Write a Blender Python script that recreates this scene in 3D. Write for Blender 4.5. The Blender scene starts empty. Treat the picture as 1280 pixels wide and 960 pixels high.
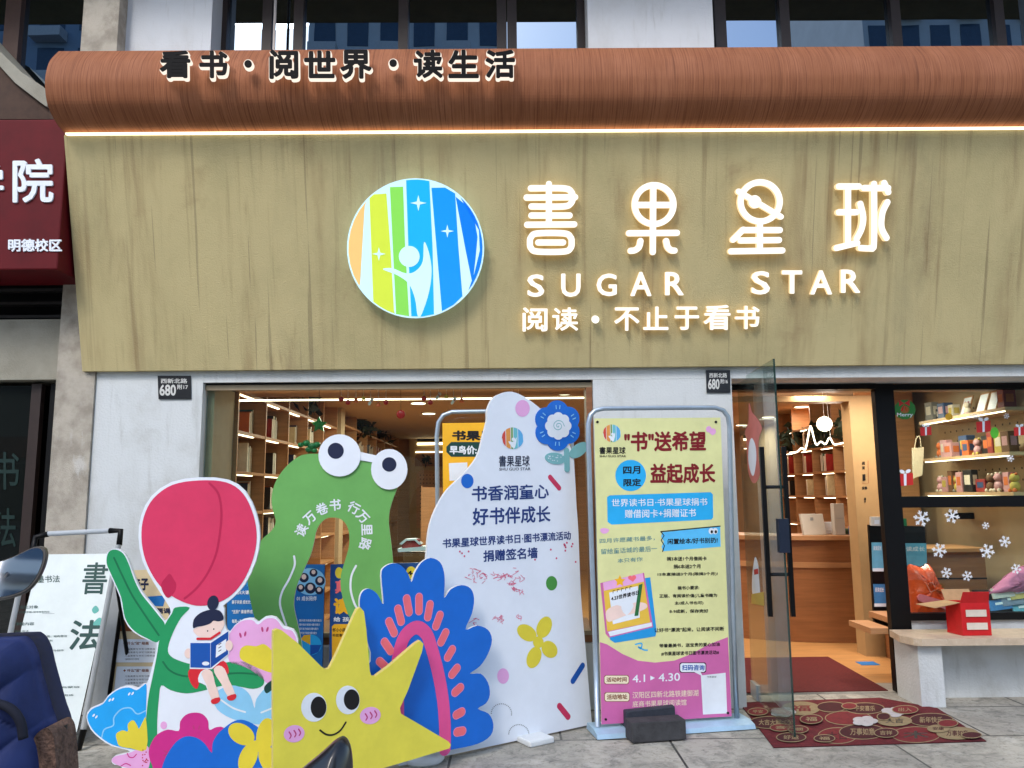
import bpy, math, random
from mathutils import Vector, Matrix
random.seed(7)
SC = bpy.context.scene
COL = SC.collection
R = math.radians

# ------------------------------------------------------------------ camera
FPX = 980.0
CAM = Vector((0, 0, 1.42))
PITCH, YAW, ROLL = R(8.0), R(0.3), R(0.5)
_f = Vector((math.sin(YAW)*math.cos(PITCH), math.cos(YAW)*math.cos(PITCH), math.sin(PITCH)))
_r0 = Vector((math.cos(YAW), -math.sin(YAW), 0)); _u0 = _r0.cross(_f)
_R = math.cos(ROLL)*_r0 - math.sin(ROLL)*_u0
_U = math.sin(ROLL)*_r0 + math.cos(ROLL)*_u0
cd = bpy.data.cameras.new('camera'); cam = bpy.data.objects.new('camera', cd); COL.objects.link(cam)
cd.sensor_width = 36; cd.lens = 36*FPX/1280; cd.clip_start = 0.05; cd.clip_end = 500
cam.matrix_world = Matrix(((_R.x, _U.x, -_f.x, CAM.x), (_R.y, _U.y, -_f.y, CAM.y), (_R.z, _U.z, -_f.z, CAM.z), (0, 0, 0, 1)))
SC.camera = cam

# ------------------------------------------------------------------ light
W = bpy.data.worlds.new("World"); SC.world = W; W.use_nodes = True
nt = W.node_tree; nt.nodes.clear()
sky = nt.nodes.new('ShaderNodeTexSky'); sky.sky_type = 'NISHITA'; sky.sun_disc = False
SUN_EL, SUN_AZ = R(42), R(200)          # azimuth measured from +Y clockwise: behind the camera, a little left
sky.sun_elevation = SUN_EL; sky.sun_rotation = SUN_AZ
sky.air_density = 1.0; sky.dust_density = 1.4; sky.ozone_density = 1.0
bg = nt.nodes.new('ShaderNodeBackground'); bg.inputs[1].default_value = 0.13
wo = nt.nodes.new('ShaderNodeOutputWorld')
nt.links.new(sky.outputs[0], bg.inputs[0]); nt.links.new(bg.outputs[0], wo.inputs[0])
sl = bpy.data.lights.new('sun', 'SUN'); sl.energy = 1.05; sl.angle = R(22); sl.color = (1, .96, .91)
so = bpy.data.objects.new('sun', sl); COL.objects.link(so)
sdir = Vector((math.sin(SUN_AZ)*math.cos(SUN_EL), math.cos(SUN_AZ)*math.cos(SUN_EL), math.sin(SUN_EL)))
so.rotation_euler = sdir.to_track_quat('Z', 'Y').to_euler(); so.location = (0, 0, 30)
SC.view_settings.view_transform = 'Standard'; SC.view_settings.look = 'None'
SC.view_settings.exposure = 1.46; SC.view_settings.gamma = 1
SC.render.engine = 'CYCLES'
SC.cycles.use_denoising = True
SC.cycles.max_bounces = 8; SC.cycles.transparent_max_bounces = 16
SC.cycles.sample_clamp_indirect = 4

# ------------------------------------------------------------------ projection helpers (design time: a pixel of the photo -> a point on a real plane)
def ray(x, y): return _f + (x-640)/FPX*_R - (y-480)/FPX*_U
def G(x, y, z=0.0):
    d = ray(x, y); return CAM + d*((z-CAM.z)/d.z)
def P(x, y, Y):
    d = ray(x, y); return CAM + d*(Y/d.y)
def PX(x, y, X):
    d = ray(x, y); return CAM + d*(X/d.x)
def K(ox, oy, s, pts): return [(ox+a/s, oy+b/s) for a, b in pts]

class Frame:
    def __init__(s, O, ex, ey):
        s.O = Vector(O); s.ex = Vector(ex).normalized(); ey = Vector(ey)
        s.ey = (ey - s.ex*ey.dot(s.ex)).normalized(); s.n = s.ex.cross(s.ey)
    def loc(s, x, y):
        d = ray(x, y); q = CAM + d*((s.O-CAM).dot(s.n)/d.dot(s.n)) - s.O
        return (q.dot(s.ex), q.dot(s.ey))
    def pt(s, u, v, w=0): return s.O + s.ex*u + s.ey*v + s.n*w
    def at(s, w): return Frame(s.O + s.n*w, s.ex, s.ey)
def line_frame(A, B): return Frame((A[0], A[1], 0), (B[0]-A[0], B[1]-A[1], 0), (0, 0, 1))

# ------------------------------------------------------------------ materials
def lin(c):
    return tuple((v/255/12.92 if v/255 <= .04045 else ((v/255+.055)/1.055)**2.4) for v in c)
MATS = {}
def mat(name, rgb=(200, 200, 200), rough=.55, noise=.08, scale=9, bump=0.0, bscale=60, metal=0, emit=0, spec=.4, ecol=None, stretch=None, coat=0):
    if name in MATS: return MATS[name]
    m = bpy.data.materials.new(name); m.use_nodes = True; t = m.node_tree; N = t.nodes; L = t.links
    b = N['Principled BSDF']; c = lin(rgb) + (1,)
    b.inputs['Roughness'].default_value = rough; b.inputs['Metallic'].default_value = metal
    b.inputs['Specular IOR Level'].default_value = spec
    if coat: b.inputs['Coat Weight'].default_value = coat; b.inputs['Coat Roughness'].default_value = .08
    if emit:
        b.inputs['Emission Color'].default_value = (lin(ecol) + (1,)) if ecol else c
        b.inputs['Emission Strength'].default_value = emit
    tc = N.new('ShaderNodeTexCoord'); mp = N.new('ShaderNodeMapping')
    if stretch: mp.inputs['Scale'].default_value = stretch
    L.new(tc.outputs['Object'], mp.inputs[0])
    if noise:
        n = N.new('ShaderNodeTexNoise'); n.inputs['Scale'].default_value = scale; n.inputs['Detail'].default_value = 6
        n.inputs['Roughness'].default_value = .65
        L.new(mp.outputs[0], n.inputs['Vector'])
        r = N.new('ShaderNodeValToRGB')
        r.color_ramp.elements[0].position = .3; r.color_ramp.elements[1].position = .72
        r.color_ramp.elements[0].color = tuple(max(0, v*(1-noise*1.6)) for v in c[:3]) + (1,)
        r.color_ramp.elements[1].color = tuple(min(1, v*(1+noise)) for v in c[:3]) + (1,)
        L.new(n.outputs['Fac'], r.inputs[0]); L.new(r.outputs[0], b.inputs['Base Color'])
    else: b.inputs['Base Color'].default_value = c
    if bump:
        n2 = N.new('ShaderNodeTexNoise'); n2.inputs['Scale'].default_value = bscale; n2.inputs['Detail'].default_value = 8
        L.new(mp.outputs[0], n2.inputs['Vector'])
        bp = N.new('ShaderNodeBump'); bp.inputs['Strength'].default_value = bump; bp.inputs['Distance'].default_value = .01
        L.new(n2.outputs['Fac'], bp.inputs['Height']); L.new(bp.outputs[0], b.inputs['Normal'])
    MATS[name] = m; return m

def layer_mat(name, base, layers, rough=.7, bump=.15, bscale=90, spec=.3, bstretch=(1, 1, 1)):
    """base colour with several noise masks mixed over it: (rgb, scale, stretch, lo, hi, amount, seed)"""
    m = bpy.data.materials.new(name); m.use_nodes = True; t = m.node_tree; N = t.nodes; L = t.links
    b = N['Principled BSDF']; b.inputs['Roughness'].default_value = rough; b.inputs['Specular IOR Level'].default_value = spec
    tc = N.new('ShaderNodeTexCoord'); cur = None
    for rgb, sc_, st, lo, hi, amt, seed, *dt in layers:
        mp = N.new('ShaderNodeMapping'); mp.inputs['Scale'].default_value = st; mp.inputs['Location'].default_value = (seed*3.7, seed*1.3, seed*2.1)
        L.new(tc.outputs['Object'], mp.inputs[0])
        n = N.new('ShaderNodeTexNoise'); n.inputs['Scale'].default_value = sc_; n.inputs['Detail'].default_value = dt[0] if dt else 7; n.inputs['Roughness'].default_value = .62; n.inputs['Distortion'].default_value = .25 if st[1] == 0 else 0
        L.new(mp.outputs[0], n.inputs['Vector'])
        mr = N.new('ShaderNodeMapRange'); mr.interpolation_type = 'SMOOTHSTEP'
        mr.inputs[1].default_value = lo; mr.inputs[2].default_value = hi; mr.inputs[3].default_value = 0; mr.inputs[4].default_value = amt
        L.new(n.outputs['Fac'], mr.inputs[0])
        mx = N.new('ShaderNodeMix'); mx.data_type = 'RGBA'
        L.new(mr.outputs[0], mx.inputs[0])
        if cur is None: mx.inputs[6].default_value = lin(base) + (1,)
        else: L.new(cur, mx.inputs[6])
        mx.inputs[7].default_value = lin(rgb) + (1,)
        cur = mx.outputs[2]
    L.new(cur, b.inputs['Base Color'])
    mp = N.new('ShaderNodeMapping'); mp.inputs['Scale'].default_value = bstretch; L.new(tc.outputs['Object'], mp.inputs[0])
    n2 = N.new('ShaderNodeTexNoise'); n2.inputs['Scale'].default_value = bscale; n2.inputs['Detail'].default_value = 8; L.new(mp.outputs[0], n2.inputs['Vector'])
    bp = N.new('ShaderNodeBump'); bp.inputs['Strength'].default_value = bump; bp.inputs['Distance'].default_value = .01
    L.new(n2.outputs['Fac'], bp.inputs['Height']); L.new(bp.outputs[0], b.inputs['Normal'])
    MATS[name] = m; return m

def emis(name, rgb, s):
    if name in MATS: return MATS[name]
    m = bpy.data.materials.new(name); m.use_nodes = True; N = m.node_tree.nodes; N.clear()
    e = N.new('ShaderNodeEmission'); e.inputs[0].default_value = lin(rgb) + (1,); e.inputs[1].default_value = s
    o = N.new('ShaderNodeOutputMaterial'); m.node_tree.links.new(e.outputs[0], o.inputs[0]); MATS[name] = m; return m

def glass(name, tint=(235, 245, 242), ior=1.45, refl=1.0, dark=None, dmix=0.0, rough=0.0, bump=0.0):
    m = bpy.data.materials.new(name); m.use_nodes = True; N = m.node_tree.nodes; L = m.node_tree.links; N.clear()
    tr = N.new('ShaderNodeBsdfTransparent'); tr.inputs[0].default_value = lin(tint) + (1,)
    gl = N.new('ShaderNodeBsdfGlossy'); gl.inputs['Roughness'].default_value = rough; gl.inputs[0].default_value = (refl, refl, refl, 1) if not isinstance(refl, tuple) else refl+(1,)
    fr = N.new('ShaderNodeFresnel'); ge = N.new('ShaderNodeNewGeometry'); mr = N.new('ShaderNodeMapRange')
    mr.inputs[3].default_value = ior; mr.inputs[4].default_value = 1/ior      # both faces of a thin pane reflect alike
    L.new(ge.outputs['Backfacing'], mr.inputs[0]); L.new(mr.outputs[0], fr.inputs[0])
    mx = N.new('ShaderNodeMixShader'); o = N.new('ShaderNodeOutputMaterial')
    first = tr
    if dark:
        df = N.new('ShaderNodeBsdfDiffuse'); df.inputs[0].default_value = lin(dark) + (1,)
        m2 = N.new('ShaderNodeMixShader'); m2.inputs[0].default_value = dmix
        L.new(tr.outputs[0], m2.inputs[1]); L.new(df.outputs[0], m2.inputs[2]); first = m2
    if bump:
        tc = N.new('ShaderNodeTexCoord'); nz = N.new('ShaderNodeTexNoise'); nz.inputs['Scale'].default_value = 1.3
        bp = N.new('ShaderNodeBump'); bp.inputs['Strength'].default_value = bump; bp.inputs['Distance'].default_value = .02
        L.new(tc.outputs['Object'], nz.inputs['Vector']); L.new(nz.outputs['Fac'], bp.inputs['Height']); L.new(bp.outputs[0], gl.inputs['Normal'])
    L.new(fr.outputs[0], mx.inputs[0]); L.new(first.outputs[0], mx.inputs[1]); L.new(gl.outputs[0], mx.inputs[2]); L.new(mx.outputs[0], o.inputs[0])
    MATS[name] = m; return m

# ------------------------------------------------------------------ mesh builder
_glyphs = {}
def glyph(s, bold=0, ext=0):
    k = (s, bold, ext)
    if k in _glyphs: return _glyphs[k]
    c = bpy.data.curves.new('t', 'FONT'); c.body = s; c.offset = bold; c.resolution_u = 3; c.extrude = ext
    o = bpy.data.objects.new('t', c); COL.objects.link(o); bpy.context.view_layer.update()
    me = bpy.data.meshes.new_from_object(o.evaluated_get(bpy.context.evaluated_depsgraph_get()))
    vs = [v.co.copy() for v in me.vertices]; fs = [(tuple(p.vertices), p.normal.z) for p in me.polygons]
    bpy.data.objects.remove(o); bpy.data.curves.remove(c); bpy.data.meshes.remove(me)
    xs = [v.x for v in vs] or [0, 1]; ys = [v.y for v in vs] or [0, 1]
    _glyphs[k] = (vs, fs, min(xs), max(xs), min(ys), max(ys)); return _glyphs[k]

def spline(pts, n=5, closed=True):
    out = []; L = len(pts)
    rng = range(L) if closed else range(L-1)
    for i in rng:
        if closed: p0, p1, p2, p3 = pts[(i-1) % L], pts[i], pts[(i+1) % L], pts[(i+2) % L]
        else: p0, p1, p2, p3 = pts[max(i-1, 0)], pts[i], pts[i+1], pts[min(i+2, L-1)]
        for k in range(n):
            t = k/n; a, b, c = -t**3+2*t*t-t, 3*t**3-5*t*t+2, -3*t**3+4*t*t+t; d = t**3-t*t
            out.append(tuple(.5*(a*p0[j]+b*p1[j]+c*p2[j]+d*p3[j]) for j in range(len(p1))))
    if not closed: out.append(tuple(pts[-1]))
    return out

def wloc(o):
    v = Vector((0, 0, 0))
    while o: v = v + o.location; o = o.parent
    return v

class MB:
    def __init__(s): s.v = []; s.f = []; s.m = []; s.mats = []; s.smooth = []
    def mi(s, m):
        if m not in s.mats: s.mats.append(m)
        return s.mats.index(m)
    def add(s, vs, fs, m, smooth=False):
        b = len(s.v); s.v += [tuple(v) for v in vs]; i = s.mi(m)
        for f in fs: s.f.append([b+k for k in f]); s.m.append(i); s.smooth.append(smooth)
        return s
    def box(s, a, b, m, bev=0):
        x0, x1 = sorted((a[0], b[0])); y0, y1 = sorted((a[1], b[1])); z0, z1 = sorted((a[2], b[2]))
        vs = [(x, y, z) for z in (z0, z1) for y in (y0, y1) for x in (x0, x1)]
        return s.add(vs, [(0, 2, 3, 1), (4, 5, 7, 6), (0, 1, 5, 4), (2, 6, 7, 3), (0, 4, 6, 2), (1, 3, 7, 5)], m)
    def obox(s, c, ax, ay, az, m):      # centre and three half-axis vectors
        c = Vector(c); vs = [c+Vector(ax)*i+Vector(ay)*j+Vector(az)*k for k in (-1, 1) for j in (-1, 1) for i in (-1, 1)]
        return s.add(vs, [(0, 2, 3, 1), (4, 5, 7, 6), (0, 1, 5, 4), (2, 6, 7, 3), (0, 4, 6, 2), (1, 3, 7, 5)], m)
    def prism(s, base, vec, m, side=None, smooth=False):   # closed loop of 3-D points swept along vec
        n = len(base); vec = Vector(vec); a = [Vector(p) for p in base]; b = [p+vec for p in a]
        s.add(a, [list(range(n))], m); s.add(b, [list(range(n))[::-1]], m)
        return s.add(a+b, [(i, (i+1) % n, n+(i+1) % n, n+i) for i in range(n)], side or m, smooth)
    def tube(s, pts, r, m, seg=10, closed=False, cap=True):
        pts = [Vector(p) for p in pts]; n = len(pts); rs = r if isinstance(r, (list, tuple)) else [r]*n
        vs = []; prev = None
        for i, p in enumerate(pts):
            if closed: t = pts[(i+1) % n]-pts[i-1]
            else: t = pts[min(i+1, n-1)]-pts[max(i-1, 0)]
            t = t.normalized()
            if prev is None:
                a = Vector((0, 0, 1)) if abs(t.z) < .9 else Vector((1, 0, 0)); u = t.cross(a).normalized()
            else: u = (prev - t*prev.dot(t)).normalized()
            prev = u; w = t.cross(u)
            for k in range(seg):
                th = 2*math.pi*k/seg; vs.append(p+(u*math.cos(th)+w*math.sin(th))*rs[i])
        fs = []
        for i in range(n if closed else n-1):
            for k in range(seg):
                j = (i+1) % n; fs.append((i*seg+k, i*seg+(k+1) % seg, j*seg+(k+1) % seg, j*seg+k))
        s.add(vs, fs, m, True)
        if cap and not closed:
            b = len(s.v)-len(vs); i = s.mi(m)
            s.f.append([b+k for k in range(seg)]); s.m.append(i); s.smooth.append(False)
            s.f.append([b+(n-1)*seg+k for k in range(seg)]); s.m.append(i); s.smooth.append(False)
        return s
    def lathe(s, c, prof, m, seg=24, axis='Z', ax=None):
        c = Vector(c); A = Vector(ax or {'Z': (0, 0, 1), 'Y': (0, 1, 0), 'X': (1, 0, 0)}[axis]).normalized()
        u = A.cross(Vector((0, 0, 1)) if abs(A.z) < .9 else Vector((1, 0, 0))).normalized(); w = A.cross(u)
        vs = [c+A*h+(u*math.cos(2*math.pi*k/seg)+w*math.sin(2*math.pi*k/seg))*r for r, h in prof for k in range(seg)]
        fs = [(i*seg+k, i*seg+(k+1) % seg, (i+1)*seg+(k+1) % seg, (i+1)*seg+k) for i in range(len(prof)-1) for k in range(seg)]
        fs += [list(range(seg))[::-1], [(len(prof)-1)*seg+k for k in range(seg)]]
        return s.add(vs, fs, m, True)
    def ball(s, c, r, m, sz=(1, 1, 1), seg=20, rings=12):
        c = Vector(c)
        vs = [c+Vector((sz[0]*r*math.sin(math.pi*i/rings)*math.cos(2*math.pi*k/seg), sz[1]*r*math.sin(math.pi*i/rings)*math.sin(2*math.pi*k/seg), sz[2]*r*math.cos(math.pi*i/rings))) for i in range(rings+1) for k in range(seg)]
        fs = [(i*seg+k, (i+1)*seg+k, (i+1)*seg+(k+1) % seg, i*seg+(k+1) % seg) for i in range(rings) for k in range(seg)]
        return s.add(vs, fs, m, True)
    # ---- prints and cut-outs on a Frame, outlines in photo pixels
    def sheet(s, F, pts, m, w, smooth=5):
        if smooth: pts = spline(pts, smooth)
        q = [F.loc(*p) for p in pts]
        a = sum(q[i-1][0]*q[i][1]-q[i][0]*q[i-1][1] for i in range(len(q)))
        if a < 0: q = q[::-1]
        q = [(u, v) for u, v in q]
        return s.add([F.pt(u, v, w) for u, v in q], [list(range(len(q)))], m)
    def slab(s, F, pts, m, w0, w1, side=None, smooth=5, zmin=None):
        if smooth: pts = spline(pts, smooth)
        q = [F.loc(*p) for p in pts]
        if zmin is not None: q = [(u, max(v, zmin)) for u, v in q]
        a = sum(q[i-1][0]*q[i][1]-q[i][0]*q[i-1][1] for i in range(len(q)))
        if a < 0: q = q[::-1]
        n = len(q); A = [F.pt(u, v, w1) for u, v in q]; B = [F.pt(u, v, w0) for u, v in q]
        s.add(A, [list(range(n))], m); s.add(B, [list(range(n))[::-1]], side or m)
        return s.add(B+A, [(i, (i+1) % n, n+(i+1) % n, n+i) for i in range(n)], side or m)
    def ell(s, F, cx, cy, rx, ry, m, w, rot=0, n=28, w0=None):
        c, d = math.cos(R(rot)), math.sin(R(rot))
        pts = [(cx+rx*math.cos(t)*c-ry*math.sin(t)*d, cy+rx*math.cos(t)*d+ry*math.sin(t)*c) for t in (2*math.pi*k/n for k in range(n))]
        if w0 is None: return s.sheet(F, pts, m, w, 0)
        return s.slab(F, pts, m, w0, w, smooth=0)
    def stroke(s, F, pts, wd, m, w, w0=None, side=None, closed=False, curve=True, back=None):
        if curve and len(pts) > 2: pts = spline(pts, 6, closed)
        q = [Vector(F.loc(*p)) for p in pts]; n = len(q)
        a = F.loc(pts[0][0]-wd/2, pts[0][1]); b = F.loc(pts[0][0]+wd/2, pts[0][1]); h = abs(b[0]-a[0])/2
        Lp, Rp = [], []
        for i in range(n):
            t = (q[(i+1) % n]-q[i-1]) if closed else (q[min(i+1, n-1)]-q[max(i-1, 0)])
            t = t.normalized(); nn = Vector((-t.y, t.x)); Lp.append(q[i]+nn*h); Rp.append(q[i]-nn*h)
        if closed:
            top = Lp+Rp
            fr = [(i, n+i, n+(i+1) % n, (i+1) % n) for i in range(n)]
            s.add([F.pt(p.x, p.y, w) for p in top], fr, m)
            if w0 is not None:
                s.add([F.pt(p.x, p.y, w0) for p in top], [f[::-1] for f in fr], back or side or m)
                for ring in (Lp, Rp):
                    s.add([F.pt(p.x, p.y, w) for p in ring]+[F.pt(p.x, p.y, w0) for p in ring], [(i, (i+1) % n, n+(i+1) % n, n+i) for i in range(n)], side or m)
            return s
        def capp(c, t):
            nn = Vector((-t.y, t.x)); return [c+(nn*math.cos(k*math.pi/8)+t*math.sin(k*math.pi/8))*h for k in range(1, 8)]
        t1 = (q[-1]-q[-2]).normalized(); t0 = (q[0]-q[1]).normalized()
        loop = Lp + capp(q[-1], t1) + Rp[::-1] + capp(q[0], t0)
        N = len(loop); loop = loop[::-1]
        s.add([F.pt(p.x, p.y, w) for p in loop], [list(range(N))], m)
        if w0 is not None:
            s.add([F.pt(p.x, p.y, w0) for p in loop], [list(range(N))[::-1]], back or side or m)
            s.add([F.pt(p.x, p.y, w0) for p in loop]+[F.pt(p.x, p.y, w) for p in loop], [(i, (i+1) % N, N+(i+1) % N, N+i) for i in range(N)], side or m)
        return s
    def text(s, F, t, x0, y0, x1, y1, m, w, bold=0, dy=0, w0=None, side=None, dx=0):
        vs, fs, a, b, c, d = glyph(t, 0, .5 if w0 is not None else 0)
        if not vs: return s
        a -= bold; b += bold; c -= bold; d += bold
        bl = Vector(F.loc(x0, y1)); br = Vector(F.loc(x1, y1+dy)); tl = Vector(F.loc(x0+dx, y0))
        fr = [f for f, z in fs if z > .5]; sd = [f for f, z in fs if z <= .5]
        offs = [(0, 0)] if bold == 0 else [(bold*math.cos(k*math.pi/4), bold*math.sin(k*math.pi/4)) for k in range(8)]
        for i, (ox, oy) in enumerate(offs):
            o = []
            for v in vs:
                p = bl+(br-bl)*((v.x+ox-a)/(b-a))+(tl-bl)*((v.y+oy-c)/(d-c))
                o.append(F.pt(p.x, p.y, w+i*3e-5 if w0 is None else w0-i*2e-5+(w+i*3e-5-w0+i*2e-5)*(v.z+.5)))
            s.add(o, fr, m)
            if w0 is not None: s.add(o, sd, side or m)
        return s
    def chars(s, F, items, size, m, w, bold=0):      # (char, cx, cy, rot) in pixels
        for ch, cx, cy, rot in items:
            vs, fs, a, b, c, d = glyph(ch); cs, sn = math.cos(R(rot)), math.sin(R(rot)); k = size/.95
            for i in range(8):
                o = []
                for v in vs:
                    x, y = (v.x+bold*math.cos(i*math.pi/4)-(a+b)/2)*k, -(v.y+bold*math.sin(i*math.pi/4)-(c+d)/2)*k
                    u = F.loc(cx+x*cs-y*sn, cy+x*sn+y*cs); o.append(F.pt(u[0], u[1], w+i*3e-5))
                s.add(o, [f for f, z in fs], m)
        return s
    def build(s, name, parent=None, label=None, cat=None, group=None, kind=None, bevel=0):
        me = bpy.data.meshes.new(name); off = wloc(parent) if parent else Vector((0, 0, 0))
        if parent is None and s.v:
            xs, ys, zs = zip(*s.v); off = Vector(((min(xs)+max(xs))/2, (min(ys)+max(ys))/2, min(zs)))
        me.from_pydata([Vector(v)-off for v in s.v], [], s.f)
        for m in s.mats: me.materials.append(m)
        me.polygons.foreach_set('material_index', s.m); me.polygons.foreach_set('use_smooth', s.smooth); me.update()
        o = bpy.data.objects.new(name, me); COL.objects.link(o)
        if parent: o.parent = parent
        else: o.location = off
        if bevel:
            bv = o.modifiers.new('b', 'BEVEL'); bv.width = bevel; bv.segments = 2; bv.limit_method = 'ANGLE'; bv.angle_limit = R(50)
        tag(o, label, cat, group, kind); return o
def tag(o, label=None, cat=None, group=None, kind=None):
    for k, v in (('label', label), ('category', cat), ('group', group), ('kind', kind)):
        if v: o[k] = v
def thing(name, loc, label, cat, group=None):
    o = bpy.data.objects.new(name, None); COL.objects.link(o); o.location = loc; o.empty_display_size = .1
    tag(o, label, cat, group); return o

# ------------------------------------------------------------------ palette
white_wall = layer_mat('white_wall', (208, 212, 216), [((182, 182, 178), 2.2, (1, 1, .5), .45, .75, .6, 1), ((150, 150, 142), 9, (3, 3, .3), .58, .78, .3, 2, 3), ((120, 116, 108), 40, (1, 1, 1), .70, .76, .5, 4)], bump=.3, bscale=70)
white_part = layer_mat('white_part_wall', (202, 206, 206), [((172, 173, 168), 3, (1, 1, .6), .45, .75, .6, 5), ((124, 122, 112), 6, (2, 2, .25), .56, .78, .35, 6, 4), ((104, 100, 92), 30, (1, 1, 1), .70, .75, .6, 3), ((140, 136, 124), 1.1, (1, 1, 1), .55, .7, .4, 8)], bump=.35, bscale=70)
stone = layer_mat('stone', (180, 172, 158), [((135, 127, 114), 6, (1, 1, 1), .35, .7, .8, 3), ((196, 194, 188), 3, (2, 2, .7), .63, .74, .7, 4)], bump=.5, bscale=160)
ochre = layer_mat('ochre_render', (194, 179, 132), [((174, 162, 118), 1.3, (1, 0, .8), .38, .68, .8, 1), ((194, 180, 134), 55, (1, 0, 1), .4, .8, .45, 9),
    ((132, 104, 70), 1.9, (2.2, 0, .35), .49, .76, .46, 2, 4), ((116, 88, 58), 6, (2.4, 0, .10), .54, .74, .42, 4, 3), ((116, 80, 54), 4.6, (1.4, 0, .22), .57, .80, .62, 7, 7), ((124, 90, 62), 2.2, (1, 0, .9), .58, .78, .45, 15, 8), ((78, 62, 48), 12, (2, 0, .035), .65, .69, .34, 8, 2), ((104, 100, 84), 1.1, (1.5, 0, .5), .55, .75, .35, 12)], rough=.85, bump=.4, bscale=120)
wood_roll = layer_mat('red_brown_metal', (146, 92, 62), [((164, 108, 78), 2.2, (2, 1, 1), .4, .7, .5, 1), ((98, 52, 34), 30, (4, .07, .07), .44, .72, .7, 2, 5), ((182, 120, 88), 60, (4, .06, .06), .5, .75, .45, 3, 4), ((112, 64, 44), 1.3, (1, .6, .6), .5, .8, .4, 5), ((84, 46, 32), 9, (3, .12, .12), .6, .75, .4, 6, 3)], rough=.68, bump=.2, bscale=60, bstretch=(3, .2, .2), spec=.18)
pave = None
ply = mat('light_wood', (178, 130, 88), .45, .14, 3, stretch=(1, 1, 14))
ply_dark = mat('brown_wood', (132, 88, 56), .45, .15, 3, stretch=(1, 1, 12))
ply_h = mat('counter_wood', (150, 100, 62), .4, .14, 2.5, stretch=(1, 1, 16))
tan_panel = mat('tan_panel', (164, 134, 92), .6, .06, 6)
taupe = mat('taupe_panel', (150, 136, 112), .7, .05, 12)
cream = mat('cream_wall', (180, 156, 122), .7, .06, 5)
ceil_m = mat('ceiling_paint', (176, 148, 120), .8, .04, 3)
floor_wood = mat('floor_wood', (186, 136, 84), .4, .14, 3, stretch=(1, 8, 1))
black = mat('black_metal', (9, 9, 10), .45, .1, 12, spec=.2)
dark_brown = mat('dark_brown_frame', (48, 36, 32), .45, .15, 10)
steel = mat('pale_steel', (172, 186, 198), .32, .06, 14, metal=.55)
kt_white = mat('foam_board_white', (228, 234, 242), .5, .03, 5)
kt_edge = mat('foam_board_edge', (214, 214, 214), .7, .05, 30)
def ink(name, rgb=(200, 200, 200)): return mat(name, rgb, .42, .06, 5, spec=.4, bump=.12, bscale=7)
I_green = ink('ink_frog_green', (108, 172, 92)); I_leaf = ink('ink_leaf_green', (34, 150, 92)); I_leafd = ink('ink_leaf_dark', (20, 112, 72))
I_pink = ink('ink_tulip_pink', (216, 56, 96)); I_pinkd = ink('ink_tulip_dark', (190, 34, 78)); I_navy = ink('ink_navy', (28, 36, 66)); I_black = ink('ink_black', (20, 18, 20))
I_blue = ink('ink_blue', (14, 106, 206)); I_blue2 = ink('ink_blue_deep', (20, 84, 170)); I_sky = ink('ink_sky', (40, 172, 232)); I_lily = ink('ink_pale_blue', (140, 204, 240))
I_yel = ink('ink_yellow', (226, 208, 60)); I_star = ink('ink_star_yellow', (230, 218, 78)); I_mag = ink('ink_magenta', (206, 44, 136)); I_arch = ink('ink_arch_pink', (232, 84, 148)); I_coral = ink('ink_coral', (244, 112, 122))
I_lpink = ink('ink_light_pink', (232, 170, 218)); I_skin = ink('ink_skin', (240, 212, 200)); I_red = ink('ink_red', (214, 40, 52)); I_dkred = ink('ink_dark_red', (128, 22, 30)); I_white = ink('ink_white', (228, 234, 240))
I_text = ink('ink_text_blue', (26, 54, 120)); I_teal = ink('ink_teal', (124, 184, 188)); I_banner = ink('ink_banner_yellow', (222, 222, 158)); I_bpink = ink('ink_banner_pink', (204, 104, 164)); I_gold = ink('ink_gold', (246, 184, 36))
I_dgreen = ink('ink_dark_green', (18, 66, 60)); I_cream = ink('ink_cream', (238, 226, 196)); I_grey = ink('ink_grey', (150, 156, 160)); I_orange = ink('ink_orange', (226, 128, 52)); I_brown = ink('ink_brown', (132, 74, 40))
I_pblue = ink('ink_poster_blue', (24, 112, 184)); I_tblue = ink('ink_hand_teal', (52, 132, 150))
lit_white = emis('lit_letter_face', (255, 250, 240), 0.48)
lit_warm = emis('lit_letter_glow', (255, 218, 164), 0.45)
led = emis('led_strip', (255, 236, 196), 1.0)
led_in = emis('shelf_led', (255, 228, 190), 3.4)
lamp_on = emis('lamp_glow', (255, 238, 205), 2.2)
pane_m = glass('shop_glass', ior=1.42)
door_glass = glass('door_glass', tint=(226, 236, 232), ior=1.42, dark=(150, 156, 152), dmix=.06)
upper_glass = glass('upper_glass', tint=(40, 44, 46), ior=3.6, refl=(.62, .80, 1.0), dark=(14, 18, 22), dmix=.75, bump=.02)

# ------------------------------------------------------------------ key planes
YW = 5.45            # front of the white wall
YG = 5.80            # door and right window
XO = P(103, 463, 5.40).x      # left end of the ochre sign
pb = P(103, 464, 5.40); pt_ = PX(80, 170, XO)
LINT = P(400, 477, YW).z      # lintel underside
XR = 4.9             # how far the facade runs to the right
XWL = P(250, 560, YW).x; XWR = P(743, 560, YW).x; XDL = P(922, 640, YW).x
XL = P(119, 500, YW).x; XS = P(72, 480, YW).x

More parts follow.
